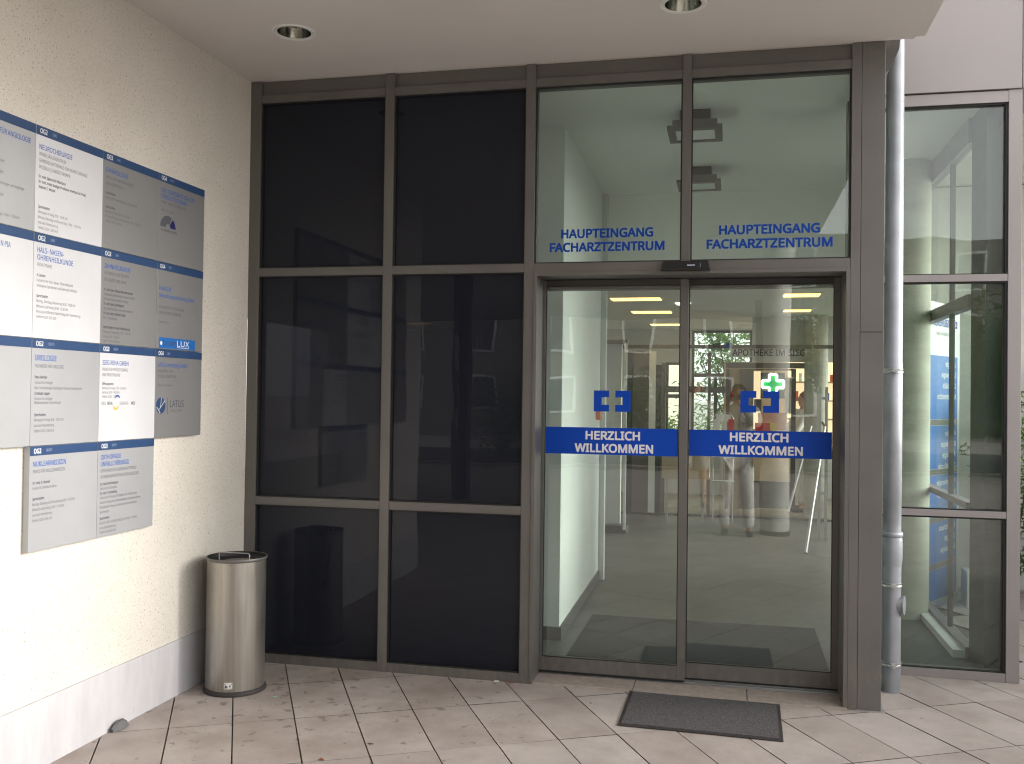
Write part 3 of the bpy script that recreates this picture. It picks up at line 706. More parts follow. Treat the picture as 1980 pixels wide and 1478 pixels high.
def brain(s, P, D, y0, z1, line):
    m1 = MB(); m1.raw([P(.025, .418), P(.345, .418), P(.345, .366), P(.025, .366)], [(0, 1, 2, 3)]); l = m1.build('logo_plate', 'bright_blue', s); l.location.x += .0002
    F = lambda u, v, d=0.: (D+.0009+d, y0+u, v)
    m1 = MB(); text_line(m1, 'brain', F, .058, z1-.404, .028, .8, 0, width=.115, res=3); m1.build('logo_dark_word', 'text_dark', s)
    m1 = MB(); text_line(m1, 'LUX', F, .180, z1-.404, .028, .8, .0, width=.11, res=3); m1.raw([F(.18, z1-.411), F(.29, z1-.411), F(.29, z1-.4085), F(.18, z1-.4085)], [(0, 1, 2, 3)])
    m1.raw([F(.042+.009*math.cos(a*math.pi/8), z1-.394+.010*math.sin(a*math.pi/8)) for a in range(16)], [tuple(range(16))]); m1.build('logo_white_word', 'text_white', s)['kind'] = 'stuff'
sign(3, 1, G_, 'grey directory board with a bright blue logo plate', 'OG4', 'LINKS', [('brainLUX', .135, .020, .86), ('Beleuchtungsoptimierung GmbH', .170, .018, .80)], [('HOCHEFFIZIENTE LICHTLÖSUNGEN', .225), ('FÜR INDUSTRIE UND GEWERBE', .252)], [('www.brainlux.de', .295)], brain)
def latus(s, P, D, y0, z1, line):
    F = lambda u, v, d=0.: (D+.0003+d, y0+u, v)
    m1 = MB(); m1.raw([F(.048+.040*math.cos(a*math.pi/16), z1-.275+.040*math.sin(a*math.pi/16)) for a in range(32)], [tuple(range(32))]); m1.build('logo_disc', 'sign_blue', s)
    F2 = lambda u, v, d=0.: (D+.0009+d, y0+u, v)
    m1 = MB()
    for p in ([(.012, .283), (.030, .300), (.085, .252), (.082, .248), (.031, .295), (.014, .279)], [(.030, .300), (.040, .313), (.046, .311), (.033, .297)], [(.052, .236), (.056, .236), (.045, .285), (.041, .288)]):
        m1.raw([F2(a, z1-b) for a, b in p], [tuple(range(len(p)))])
    m1.build('logo_lines', 'board_white', s)
    m1 = MB(); m1.raw([F(.105, z1-.318), F(.108, z1-.318), F(.108, z1-.235), F(.105, z1-.235)], [(0, 1, 2, 3)])
    text_line(m1, 'LATUS', F, .128, z1-.283, .033, .8, 0, width=.122, res=3); m1.build('logo_word', 'text_dark', s)
    m1 = MB(); text_line(m1, 'CONSULTING', F, .130, z1-.306, .010, .8, 0, width=.105); m1.build('logo_small_word', 'text_thin', s)
sign(3, 2, G_, 'grey directory board headed LATUS with a round blue logo', 'OG4', 'LINKS', [('LATUS consulting GmbH', .085, .020, .82)], [('MANAGEMENT- UND', .112), ('TECHNOLOGIEBERATUNG', .138)], [('www.latus-consulting.de', .180)], latus)

# ------------------------------------------------------------------ interior shell
hf = MB(); hf.box(-4, 3.40, .335, .82, -.04, .004); hf.box(-4, 4.15, .8201, 2.62, -.04, .004); hf.box(-4, 4.13, 2.6201, 3.65, -.04, .004); hf.box(-4, 5.2, 3.6501, 7.72, -.04, .004)
hf.build('hall_floor', 'inner_floor')['kind'] = 'structure'
box('lobby_floor', 'tan_floor', None, -4.0, 5.2, 7.85, 10.7, -.04, .0035)['kind'] = 'structure'
cl = MB(); cl.box(-4, 3.395, .115, .79, 3.27, 3.355); cl.box(-4, 4.19, .84, 2.85, 3.27, 3.355); cl.box(-4, 4.131, 2.8501, 3.1, 3.27, 3.355); cl.box(-4, 3.38, .7901, .8399, 3.27, 3.355); cl.build('hall_ceiling', 'ceiling_white')['kind'] = 'structure'
MB().box(-4, 4.049, 3.1, 3.64, 2.66, 3.35).box(-4, 5.2, 3.6401, 10.9, 2.66, 3.35).build('lobby_ceiling', 'ceiling_white')['kind'] = 'structure'
vw = thing('vestibule_wall', 'white vestibule wall with dark skirting seen through the left door', 'wall')
MB().prism([(1.20, .95), (1.69, .95), (1.655, 3.02), (1.20, 3.02)], 'z', .004, 3.27).build('wall_face', 'white_wall', vw)
MB().prism([(1.19, .935), (1.706, .935), (1.667, 3.02), (1.655, 3.02), (1.69, .95), (1.19, .95)], 'z', .004, .085).build('skirting', 'skirting', vw)
box('door_frame', 'grey_wall', vw, 1.58, 1.70, 3.021, 3.10, .004, 3.27)
tag(box('call_point', 'orange', None, 1.662, 1.70, 2.72, 2.82, 1.36, 1.47, .004), 'small orange call point on the white vestibule wall', 'call point')
sw = thing('inner_screen', 'grey panel with a bright white edge post, seen through the left door', 'partition')
box('panel', 'grey_wall', sw, .9, 1.50, 6.0, 6.08, .09, 2.16); box('panel_base', 'skirting', sw, .9, 1.59, 5.83, 6.081, .004, .09)
box('edge_post', 'white_gloss', sw, 1.553, 1.583, 5.80, 5.828, .05, 2.16)
box('lintel', 'frame', sw, .9, 1.585, 5.829, 6.09, 2.161, 2.20)
# second glazed screen at Y 7.75 with rail
sc2 = thing('lobby_screen', 'dark framed glazed screen between entrance hall and lobby', 'partition')
box('head_rail', 'frame', sc2, 1.30, 4.95, 7.73, 7.80, 2.198, 2.245)
box('floor_rail', 'dark_wall', sc2, -.3, 4.95, 7.72, 7.85, .0, .03)
for a, b_, mt_, zt in ((1.38, 1.455, 'dark_wall', 2.16), (1.457, 1.668, 'brown_panel', 2.16), (1.67, 1.757, 'white_gloss', 2.16), (1.758, 1.83, 'dark_wall', 1.98), (1.831, 1.885, 'frame', 2.0)):  # first dark strip paints the shade of an open gap
    box('screen_strip', mt_, sc2, a, b_, 7.74, 7.79, .03, zt)
box('cross_rail', 'frame', sc2, 1.887, 2.66, 7.745, 7.79, 1.62, 1.70)
box('post', 'frame', sc2, 2.43, 2.47, 7.735, 7.80, .03, 2.165)
# walls of lobby with windows
bw = thing('lobby_back_wall', 'pale rear lobby wall with large windows towards the garden', 'wall')
OP = [(-1.95, -1.45, .9, 2.63), (-1.28, -1.05, .9, 2.63), (-.98, -.62, .9, 2.63), (1.69, 1.99, .75, 2.12), (2.10, 3.05, .85, 2.64), (3.93, 4.75, .9, 2.63)]
xs = [-4.2] + [q for o_ in OP for q in o_[:2]] + [5.3]
wm = MB()
for k in range(0, len(xs), 2): wm.box(xs[k], xs[k+1], 10.7, 10.85, 0, 2.66)
for a, b_, z0, z1 in OP:
    wm.box(a, b_, 10.7, 10.85, 0, z0); wm.box(a, b_, 10.7, 10.85, z1, 2.66)
wm.build('wall_face', 'grey_wall', bw)
for a, b_, z0, z1 in OP:
    f_ = MB()
    for q in ((a, a+.04, z0, z1), (b_-.04, b_, z0, z1), (a+.04, b_-.04, z0, z0+.04), (a+.04, b_-.04, z1-.04, z1)): f_.box(q[0], q[1], 10.74, 10.80, q[2], q[3])
    zz = z0 + (z1-z0)*.58
    f_.box(a+.04, b_-.04, 10.75, 10.79, zz, zz+.06)
    if b_-a > .8: f_.box((a+b_)/2-.12, (a+b_)/2-.07, 10.75, 10.79, z0+.04, zz)
    w = f_.build('window_frame', 'frame', bw); box('pane', 'clear_glass', w, a+.02, b_-.02, 10.765, 10.772, z0+.02, z1-.02)
hw = thing('hall_side_wall', 'dark inner side walls of the entrance hall', 'wall')
box('wall_face', 'grey_wall', hw, -4.3, -4.0, .1, 10.9, 0, .5); box('wall_face', 'grey_wall', hw, -4.3, -4.0, .1, 10.9, 2.64, 3.35); box('wall_face', 'grey_wall', hw, 5.2, 5.3, 3.6, 10.9, 0, .6); box('wall_face', 'grey_wall', hw, 5.2, 5.3, 3.6, 10.9, 2.6, 3.35)  # mid-height gaps added in unseen side walls to let daylight in
box('wall_face', 'garden_wall', hw, 4.131, 5.2, 3.6, 3.7, 0, 3.35)
box('wall_face', 'grey_wall', hw, 4.05, 4.13, 2.6205, 3.7, 0, 3.268)
# side glass of the set back bay
sb2 = thing('bay_side_glazing', 'inner side glazing of the right bay with dark pillar cladding', 'glazing')
box('pillar_cladding', 'dark_wall', sb2, 4.15, 4.27, .84, 1.19, .0, 3.27)
for a, b_ in ((.0, .07), (2.12, 2.20), (3.12, 3.27)): box('rail', 'frame_pale', sb2, 4.13, 4.19, 1.191, 2.619, a, b_)
box('rail', 'frame_pale', sb2, 4.13, 4.19, 1.191, 2.619, .90, .94)
box('sill', 'grey_wall', sb2, 4.06, 4.129, 1.191, 2.619, .0, .05)
for y in (1.74,): box('mullion', 'frame', sb2, 4.145, 4.175, y, y+.03, .0701, 3.12)
for a, b_ in ((.07, .90), (.94, 2.12), (2.20, 3.12)): box('pane', 'bay_glass', sb2, 4.156, 4.162, 1.192, 2.618, a, b_)
# round concrete columns
c1 = thing('concrete_column', 'round raw concrete column behind the set back glass, right of the downpipe', 'column', (3.975, 2.33, 0), 'round concrete columns indoors')
MB().lathe(3.975, 2.33, [(.158, 0), (.158, 3.27)], 44).build('shaft', 'concrete', c1, smooth=True) if 'concrete' in MATS else None
mt, t, b = node_mat('concrete'); co = objco(t)
c = ramp(t, noise(t, objco(t, (.6, .6, 2.2)), 2.6, 6, .6), [(.3, (.34, .34, .28)), (.7, (.47, .47, .39))])
c = mix(t, ramp(t, noise(t, objco(t, (.3, .3, 5)), 1.2, 3), [(.62, g(0)), (.7, g(.35))]), c, (.25, .24, .20))
L(t, c, b.inputs['Base Color']); setp(b, Roughness=.8)
MB().lathe(3.975, 2.33, [(.158, 0), (.158, 3.27)], 44).build('shaft', 'concrete', c1, smooth=True)
c2 = thing('concrete_column', 'round dark concrete column beside the pharmacy front inside the lobby', 'column', (3.82, 8.2, 0), 'round concrete columns indoors')
MB().lathe(3.82, 8.2, [(.15, 0), (.15, 2.66)], 36).build('shaft', 'concrete', c2, smooth=True)
for xx, yy_ in ((-.62, 7.0), (-1.45, 6.3)):
    c3 = thing('hall_pillar', 'dark square pillar seen dimly through the smoked %s' % ('panel, right one' if xx > -1 else 'panel, left one'), 'pillar', (xx, yy_, 0), 'dark pillars behind the smoked panels')
    box('shaft', 'dark_wall', c3, xx-.09, xx+.09, yy_-.09, yy_+.09, 0, 2.66)

# ceiling lights
def strip(x, y, w, d, label):
    s = thing('ceiling_strip_light', label, 'ceiling light', (x, y, 2.66), 'warm recessed strip lights in the lobby ceiling')
    box('frame', 'white_gloss', s, x-w/2-.02, x+w/2+.02, y-d/2-.02, y+d/2+.02, 2.650, 2.6595); box('diffuser', 'lamp_warm', s, x-w/2, x+w/2, y-d/2, y+d/2, 2.644, 2.6499)
    return s
strip(1.68, 5.75, .55, .28, 'warm ceiling strip light nearest the left door')
strip(1.72, 7.72-.3, .50, .28, 'warm ceiling strip light second in the left door row')
strip(1.78, 9.6, .50, .28, 'warm ceiling strip light farthest in the left door row')
strip(3.45, 5.5, .36, .28, 'warm ceiling strip light nearest, through the right door')
strip(3.52, 7.35, .32, .24, 'warm ceiling strip light second, through the right door')
strip(-.23, 7.5, .4, .12, 'warm ceiling strip light dim behind the smoked panel, right of the pillar')
strip(-2.0, 9.2, .4, .12, 'warm ceiling strip light dim behind the smoked panel, far left')
strip(-.42, 9.1, .5, .12, 'warm ceiling strip light dim behind the smoked panel, farthest')
rl = thing('round_ceiling_lamp', 'small round white lit lamp in the lobby ceiling', 'ceiling light', (2.17, 6.35, 2.66))
MB().lathe(2.17, 6.35, [(0, 2.640), (.075, 2.640), (.09, 2.659)], 28).build('diffuser', 'lamp_cool', rl, smooth=True)
def square_lamp(x, y, label):
    s = thing('square_ceiling_lamp', label, 'ceiling light', (x, y, 3.27), 'square unlit ceiling lamps in the vestibule')
    box('ceiling_box', 'frame_dark', s, x-.09, x+.09, y-.09, y+.09, 3.20, 3.269); box('lamp_housing', 'frame', s, x-.13, x+.13, y-.13, y+.13, 3.16, 3.199)
    fr = MB(); a, b_ = .16, .115
    for q in ((-a, a, -a, -b_), (-a, a, b_, a), (-a, -b_, -b_, b_), (b_, a, -b_, b_)): fr.box(x+q[0], x+q[1], y+q[2], y+q[3], 3.135, 3.159)
    fr.build('bezel', 'frame', s); box('diffuser', 'ceiling_white', s, x-b_+.001, x+b_-.001, y-b_+.001, y+b_-.001, 3.140, 3.158)
    return s
s1 = square_lamp(2.515, .80, 'square grey ceiling lamp, nearer of two behind the upper panes')
dup(s1, (2.49, 2.25, 3.27), 'square grey ceiling lamp, farther of two behind the upper panes')
sd_ = MB().lathe(2.62, 1.35, [(0, 3.235), (.03, 3.24), (.05, 3.255), (.055, 3.27)], 24); tag(sd_.build('smoke_detector', 'white_gloss', None, smooth=True), 'white round smoke detector between the two square ceiling lamps', 'smoke detector')

# indoor mat
im = thing('indoor_mat', 'large dark floor mat inside behind the sliding doors', 'mat', (2.55, 1.15, 0))
box('pile', 'mat_inner', im, 1.80, 3.30, .58, 1.70, .0045, .010); box('metal_edge', 'skirting', im, 1.785, 3.315, .565, 1.715, .0042, .0075)

# ------------------------------------------------------------------ pharmacy front
ph = thing('pharmacy_shop', 'dark framed pharmacy shop window with lit beige interior behind the right door', 'shop front')
FY = 8.35
def PXZ(px, py, Y=FY):   # picture measure at full photo size -> x,z on plane Y
    d = fw + r2*((px-990)/1866) - u2*((py-739)/1866); k = (Y+5.11)/d.y
    return 2.75 + d.x*k, 1.55 + d.z*k
def rect(name, mat, par, p0, p1, Y, th=.03, **k):
    x0, z1 = PXZ(*p0, Y); x1, z0 = PXZ(*p1, Y); return box(name, mat, par, x0, x1, Y, Y+th, max(z0, .003), z1, **k)
rect('sign_wall', 'grey_wall', ph, (1455, 612), (1620, 701), FY, .05)
rect('top_frame', 'brown_panel', ph, (1404, 701.5), (1562, 713), FY-.01)
rect('window_frame', 'brown_panel', ph, (1404, 713.5), (1408, 985), FY-.01); rect('window_frame', 'brown_panel', ph, (1432, 713.5), (1455, 985), FY-.01)
rect('window_frame', 'brown_panel', ph, (1455.3, 713.5), (1530, 717), FY-.01); rect('window_frame', 'frame_dark', ph, (1530.3, 713.5), (1537, 985), FY-.01)
rect('stall_riser', 'brown_panel', ph, (1455.3, 930), (1530, 985), FY-.01)
rect('poster', 'cream', ph, (1408.3, 713.5), (1431.7, 985), FY+.02)
rect('glow_wall', 'shelf_glow', ph, (1455.3, 718), (1470, 830), FY+.9); rect('back_wall', 'cream', ph, (1400, 700), (1600, 985), FY+1.9)
rect('paper_notice', 'paper_white', ph, (1518, 730), (1529, 800), FY-.016, .004)
rect('small_frame', 'brown_panel', ph, (1458, 772), (1472, 796), FY-.018, .006)
rect('poster_sheet', 'peach', ph, (1466, 798), (1520, 832), FY-.016, .004)
rect('poster_red_shape', 'red', ph, (1460, 818), (1492, 834), FY-.022, .004); rect('poster_yellow_shape', 'yellow', ph, (1489, 818), (1501, 832), FY-.028, .004)
rect('red_notice', 'red', ph, (1413.5, 756), (1418, 768), FY+.014, .004)
sh = thing('medicine_shelf', 'lit pharmacy shelf with boxes seen right of the green cross', 'shelf', (3.75, FY+1.2, 0))
for k, z in enumerate((1.25, 1.52, 1.79)): box('shelf_board', 'cream', sh, 3.55, 4.3, FY+1.2, FY+1.5, z, z+.02)
box('shelf_back', 'shelf_glow', sh, 3.55, 4.3, FY+1.51, FY+1.53, .8, 2.1)
for k in range(14):
    z = (1.27, 1.54, 1.81)[k % 3]; x = 3.6 + k*.048
    box('medicine_box', ('text_blue', 'orange', 'paper_white', 'mint', 'peach')[k % 5], sh, x, x+.036, FY+1.22, FY+1.3, z+.001, z+random.uniform(.06, .13))
for k, z in enumerate((2.610, 2.179, 1.7545)):
    e_ = thing('sign_board', 'directory board only seen mirrored in the smoked panel, %s of three' % ('topmost', 'middle', 'lowest')[k], 'sign', (0, -2.43, z-.428), 'practice directory boards on the plaster wall')
    box('panel', G_, e_, .001, .030, -2.640, -2.2205, z-.427, z-.001); box('header_strip', 'sign_blue', e_, .030, .0312, -2.6394, -2.2211, z-.0375, z-.0016)
for x_, y_, l_ in ((3.45, 9.3, 'square lit ceiling lamp inside the pharmacy, left one'), (4.15, 9.3, 'square lit ceiling lamp inside the pharmacy, right one')):
    pl2 = thing('pharmacy_fill_lamp', l_, 'ceiling light', (x_, y_, 2.66), 'lit lamps in the pharmacy ceiling')  # added lamps, hidden behind the sign wall, to brighten the shop
    box('frame', 'white_gloss', pl2, x_-.28, x_+.28, y_-.28, y_+.28, 2.645, 2.6595); box('diffuser', 'lamp_cool', pl2, x_-.25, x_+.25, y_-.25, y_+.25, 2.638, 2.6449)
# sign letters
sgn = thing('pharmacy_lettering', 'dark raised letters APOTHEKE IM SIEG on the lobby wall', 'sign', (3.1, FY, 2.2))
tb = MB(); x0, z0 = PXZ(1416, 688, FY-.01); x1, z1 = PXZ(1557, 676, FY-.01)
text_line(tb, 'APOTHEKE IM SIEG', facetext(FY-.012), x0, z0, z1-z0, bold=.02, width=x1-x0, res=3); tb.build('letters', 'text_dark', sgn)
ab = rect('carrier_strip', 'grey_wall', sgn, (1412, 670), (1454, 691), FY-.005, .004)
for (pa, pb, mt_, lbl) in (((1378, 664), (1392, 673), 'frame_dark', 'small dark sticker on the screen rail above the doors'), ((1404, 664), (1415, 673), 'vinyl_blue', 'small blue sticker on the screen rail above the doors')):
    x0, z1 = PXZ(*pa, 7.72); x1, z0 = PXZ(*pb, 7.72); tag(box('rail_sticker', mt_, None, x0, x1, 7.716, 7.729, z0, z1), lbl, 'sticker')
# neon cross
nc = thing('pharmacy_cross', 'glowing white and green neon pharmacy cross', 'neon sign', (3.3, 8.0, 1.7))
NY = 8.05
x0, z1 = PXZ(1471, 721, NY); x1, z0 = PXZ(1517, 771, NY)
box('backing_plate', 'dark_wall', nc, x0, x1, NY, NY+.05, z0, z1)
x0, z1 = PXZ(1474, 724, NY); x1, z0 = PXZ(1515, 762, NY)
W = x1-x0; a = W*.34; cx0 = (x0+x1)/2; cz = z0 + W*.46
cross = [(cx0-a/2, z1), (cx0+a/2, z1), (cx0+a/2, cz+a/2), (x1, cz+a/2), (x1, cz-a/2), (cx0+a/2, cz-a/2), (cx0+a/2, cz-W/2), (cx0-a/2, cz-W/2), (cx0-a/2, cz-a/2), (x0, cz-a/2), (x0, cz+a/2), (cx0-a/2, cz+a/2)]
MB().prism(cross, 'y', NY-.012, NY-.001).build('green_field', 'neon_green', nc)
tb = MB(); loop = [(x, NY-.03, z) for x, z in cross] + [(cross[0][0], NY-.03, cross[0][1])]
for k in range(12): tb.tube([loop[k], loop[k+1]], .015, 8)
tb.build('neon_tube', 'neon_white', nc, smooth=True)

# ------------------------------------------------------------------ furniture inside
rk = thing('leaflet_rack', 'grey wire leaflet rack with a tray between the doors and pharmacy', 'leaflet rack', (2.7, 7.3, 0))
tb = MB(); tb.tube([(2.52, 7.3, .004), (2.52, 7.3, 1.3), (2.56, 7.3, 1.37), (2.72, 7.3, 1.37), (2.76, 7.3, 1.3), (2.76, 7.3, .004)], .008, 8); tb.build('wire_frame', 'aluminium', rk, smooth=True)
for z in (.5, .8, 1.1): box('tray', 'aluminium', rk, 2.50, 2.78, 7.18, 7.34, z, z+.02)
for k in range(6):
    x = 2.53 + (k % 3)*.085; z = (.82, 1.12)[k//3]
    box('leaflet', ('paper_white', 'orange', 'mint', 'paper_white', 'paper_white', 'red')[k], rk, x, x+.07, 7.22, 7.235, z+.001, z+.17)
box('header_card', 'paper_white', rk, 2.55, 2.73, 7.295, 7.303, 1.26, 1.35)
bc = thing('reception_bench', 'long pale counter on thin legs seen low through the doors', 'counter', (2.2, 7.0, 0))
box('counter_body', 'cream', bc, 1.90, 2.48, 7.0, 7.35, .55, .92); box('counter_top', 'white_gloss', bc, 1.88, 2.5, 6.98, 7.37, .9201, .945)
for x in (1.96, 2.40): box('leg', 'aluminium', bc, x-.012, x+.012, 7.05, 7.08, .004, .549)
ez = thing('display_stand', 'aluminium display stand with slanted legs behind the right door', 'display stand', (3.7, 6.0, 0))
for x in (3.69, 3.76): box('upright', 'aluminium', ez, x-.014, x+.014, 6.04, 6.07, .006, 1.69)
box('crossbar', 'aluminium', ez, 3.705, 3.745, 6.045, 6.065, 1.55, 1.58); box('crossbar', 'aluminium', ez, 3.705, 3.745, 6.045, 6.065, .5, .53)
tb = MB(); tb.tube([(3.735, 5.95, 1.25), (3.478, 5.0, .012)], .016, 8); tb.build('leg', 'aluminium', ez, smooth=True)
tb = MB(); tb.tube([(3.62, 6.3, 1.25), (3.36, 6.0, .30)], .014, 8); tb.build('leg', 'aluminium', ez, smooth=True)
tb = MB(); tb.tube([(3.715, 6.03, 1.3), (3.735, 5.95, 1.25)], .012, 8); tb.build('hinge', 'frame_dark', ez, smooth=True)

# banner outside the bay, seen from behind
bn2 = thing('text_banner', 'tall blue information banner seen from behind, its writing mirrored', 'banner', (4.35, 2.95, 0))
pa, pb = Vector((4.200, 2.710)), Vector((4.530, 3.290)); dv = (pb-pa); nv = Vector((dv.y, -dv.x)).normalized()
HB = 2.31
def BP(u, v, off=0.): q = pa + dv*(u/dv.length) + nv*off; return (q.x, q.y, v)
LB = dv.length
def bpanel(name, mat, u0, u1, z0, z1, o0, o1):
    vs = [BP(u0, z0, o0), BP(u1, z0, o0), BP(u1, z0, o1), BP(u0, z0, o1), BP(u0, z1, o0), BP(u1, z1, o0), BP(u1, z1, o1), BP(u0, z1, o1)]
    return MB().raw(vs, [(0,3,2,1),(4,5,6,7),(0,1,5,4),(1,2,6,5),(2,3,7,6),(3,0,4,7)]).build(name, mat, bn2)
bpanel('sheet', 'board_white', 0, LB, .02, HB, -.004, .004)
for z0, z1 in ((.03, .26), (.31, .62), (.66, .98), (1.03, 1.36), (1.41, 1.90)): bpanel('blue_field', 'bright_blue', .0, LB-.06, z0, z1, .0045, .007)
for z in (.285, .64, 1.005, 1.385): bpanel('grey_stripe', 'frame', 0, LB-.06, z-.022, z+.022, .0045, .0065)
tb = MB(); fb = lambda u, v, d=0.: BP(u, v, .0085+d)
text_line(tb, 'SIEGBURGMED', fb, .06, 2.13, .055, bold=.02, width=.42, res=3, mirror=True)
lgx = .50
for s_ in (0, 1):
    P_ = [(0, 0), (.035, 0), (.035, .016), (.017, .016), (.017, .04), (.035, .04), (.035, .056), (0, .056)]
    tb.raw([BP(lgx + s_*.055 + (q if s_ == 0 else .035-q), 2.13+e, .0085) for q, e in P_], [tuple(range(8))])
tb.build('mirrored_title', 'vinyl_blue', bn2)
tb = MB(); text_line(tb, 'Gesundheit fürs Leben', fb, .12, 2.06, .028, bold=0, width=.34, res=2, mirror=True); tb.build('mirrored_subtitle', 'text_thin', bn2)
tb = MB(); words = ['Urologie', 'Gynäkologie', 'Orthopädie', 'Nuklearmedizin', 'Apotheke', 'Kardiologie', 'Angiologie', 'Zahnheilkunde', 'Physiotherapie', 'Neurochirurgie', 'Labor', 'Radiologie', 'Sanitätshaus']
k = 0
for top, n in ((1.82, 4), (1.28, 4), (.90, 4), (.55, 3)):
    for i in range(n):
        w_ = words[k % len(words)]; k += 1
        text_line(tb, w_, fb, LB-.10-.030*len(w_), top-i*.085, .040, bold=.015, width=.030*len(w_), res=2, mirror=True)
for z, s_ in ((1.375, 'OG3'), (.995, 'OG2'), (.63, 'OG1'), (.275, 'EG')): text_line(tb, s_, fb, LB-.16, z-.002, .028, bold=.02, res=2, mirror=True)
tb.build('mirrored_text', 'text_white', bn2)
bpanel('foot', 'aluminium', 0, LB, .0, .02, -.10, .10)

# ------------------------------------------------------------------ vegetation and outside world
def leaves(n, cfn, size, rot=1.):
    V_ = []; F_ = []
    for i in range(n):
        c = cfn(); a = random.uniform(0, 2*math.pi); tl = random.uniform(-.9, .6)
        d = Vector((math.cos(a)*math.cos(tl), math.sin(a)*math.cos(tl), math.sin(tl)))
        s = d.cross(Vector((random.uniform(-.5, .5), random.uniform(-.5, .5), 1))).normalized(); nn = s.cross(d)
        l = size*random.uniform(.6, 1.3); w = l*.36; i0 = len(V_)
        V_ += [c, c+d*l*.5+s*w*.5+nn*l*.06, c+d*l - nn*l*.1, c+d*l*.5-s*w*.5+nn*l*.06]; F_ += [(i0, i0+1, i0+2, i0+3)]
    return V_, F_
def shrub(name, label, cat, x, y, z0, h, r, n, lsize, mat='leaf_a', stems=7, trunk=None, group=None):
    s = thing(name, label, cat, (x, y, z0), group)
    tips = []
    st_ = MB()
    if trunk:
        st_.tube([(x, y, z0), (x+.05, y, z0+trunk*.5), (x, y+.04, z0+trunk)], [.09, .07, .06], 8)
    zb = z0 + (trunk or 0)
    for k in range(stems):
        a = random.uniform(0, 6.28); q = random.uniform(.3, .95)
        p = Vector((x, y, zb)); pts = [tuple(p)]
        for j in range(1, 5):
            pts.append((x + math.cos(a)*r*q*(j/4)**.8, y + math.sin(a)*r*q*(j/4)**.8, zb + (h-(trunk or 0))*(j/4)*random.uniform(.8, 1)*(1.1-.35*q))); tips.append(Vector(pts[-1]))
        st_.tube(pts, [.03, .02, .015, .01, .006] if trunk else [.012, .01, .008, .006, .004], 6)
    st_.build('trunk' if trunk else 'stems', 'bark', s, smooth=True)
    cl = [t_ for t_ in tips for _ in (0,)]; sig = r*.26
    def cf():
        t_ = random.choice(cl); return Vector((random.gauss(t_.x, sig), random.gauss(t_.y, sig), max(zb+.02, random.gauss(t_.z, sig*.9))))
    V_, F_ = leaves(n, cf, lsize); MB().raw(V_, F_).build('crown' if trunk else 'foliage', mat, s)
    return s
shrub('garden_tree', 'leafy green tree seen through the lobby window behind the right door', 'tree', 2.95, 14.5, -.05, 3.9, 1.15, 2600, .17, 'leaf_b', 13, .7)
shrub('garden_tree', 'young tree behind the lobby, seen dimly through the smoked panel', 'tree', -1.2, 14.2, -.05, 2.9, 1.1, 3500, .15, 'leaf_a', 10, .6)
shrub('garden_bush', 'low green bush seen below the narrow lobby window', 'bush', 1.9, 12.6, -.05, 1.5, .6, 2600, .10, 'leaf_b', 12)
shrub('garden_bush', 'green bush beside the tall blue banner, seen through the bay glass', 'bush', 4.86, 3.15, -.01, 1.75, .24, 1700, .075, 'leaf_a', 9)
shrub('garden_bush', 'leafy bush at the far right photo edge beyond the end post', 'bush', 5.35, 3.8, -.01, 2.0, .5, 3200, .09, 'leaf_b', 12)
shrub('street_tree', 'street tree across the road, only mirrored in the glass, left one', 'tree', -6.5, -15.5, -.05, 4.6, 1.7, 6000, .13, 'leaf_a', 12, 1.6)
shrub('street_tree', 'street tree across the road, only mirrored in the glass, right one', 'tree', 5.5, -26, -.05, 5.5, 2.0, 6000, .14, 'leaf_a', 12, 1.8)
for x_, y_, w_ in ((7.4, -15.5, 'nearer'), (10.2, -19.5, 'farther')):
    shrub('dense_tree', 'dense dark tree only mirrored in the right glazing, %s one' % w_, 'tree', x_, y_, -.05, 3.3, 2.3, 14000, .15, 'leaf_a', 26, .9, 'trees across the road')
for x_, y_, w_ in ((-14, -20, 'far left'), (-10.5, -17.8, 'left'), (-3.2, -19.5, 'middle'), (.8, -18.2, 'right')):
    shrub('hedge_bush', 'street side bush only mirrored in the glass, %s one' % w_, 'bush', x_, y_, -.05, 2.2, 1.2, 5000, .10, 'leaf_a', 10, group='bushes along the road')
gw = thing('garden_wall', 'low pale garden wall behind the bushes on the right', 'wall', (6.4, 5, 0))
box('wall_face', 'garden_wall', gw, 5.9, 6.1, -2.5, 9, -.05, 1.1); box('coping', 'garden_wall', gw, 5.87, 6.13, -2.5, 9, 1.101, 1.16)
bb = thing('reflection_block', 'pale low block outside the bay glass', 'bench', (4.75, 3.4, 0))
box('block', 'garden_wall', bb, 4.48, 4.68, 2.75, 2.95, -.01, .27, .01)  # solid block put where only a glass reflection shows
nh = thing('neighbour_house', 'beige rendered house beyond the lobby windows', 'house', (0, 28, 0))
box('house_wall', 'house_paint', nh, -12.5, .6, 28, 38, -.05, 9)
for i in range(6):
    for j in range(3):
        x = -12 + i*2.1; z = .9 + j*2.8
        w = box('window', 'white_gloss', nh, x, x+1.1, 27.93, 28.0, z, z+1.5); box('glazing', 'dark_wall', w, x+.08, x+1.02, 27.91, 27.929, z+.08, z+1.42)
MB().prism([(-12.9, 9), (1.0, 9), (1.0, 9.3), (-12.9, 9.3)], 'y', 27.6, 38.4).build('roof', 'roof_tile', nh)
oh = thing('opposite_building', 'pale building across the street, only mirrored in the glass', 'building', (0, -34, 0))
box('house_wall', 'weathered_render', oh, -26, 16, -46, -34, -.05, 8)
for i in range(12):
    for j in range(3):
        x = -24 + i*3.2; z = .9 + j*2.5
        w = box('window', 'white_gloss', oh, x, x+1.1, -34.0, -33.95, z, z+1.5); box('glazing', 'bag_grey', w, x+.1, x+1.0, -33.949, -33.93, z+.1, z+1.4)

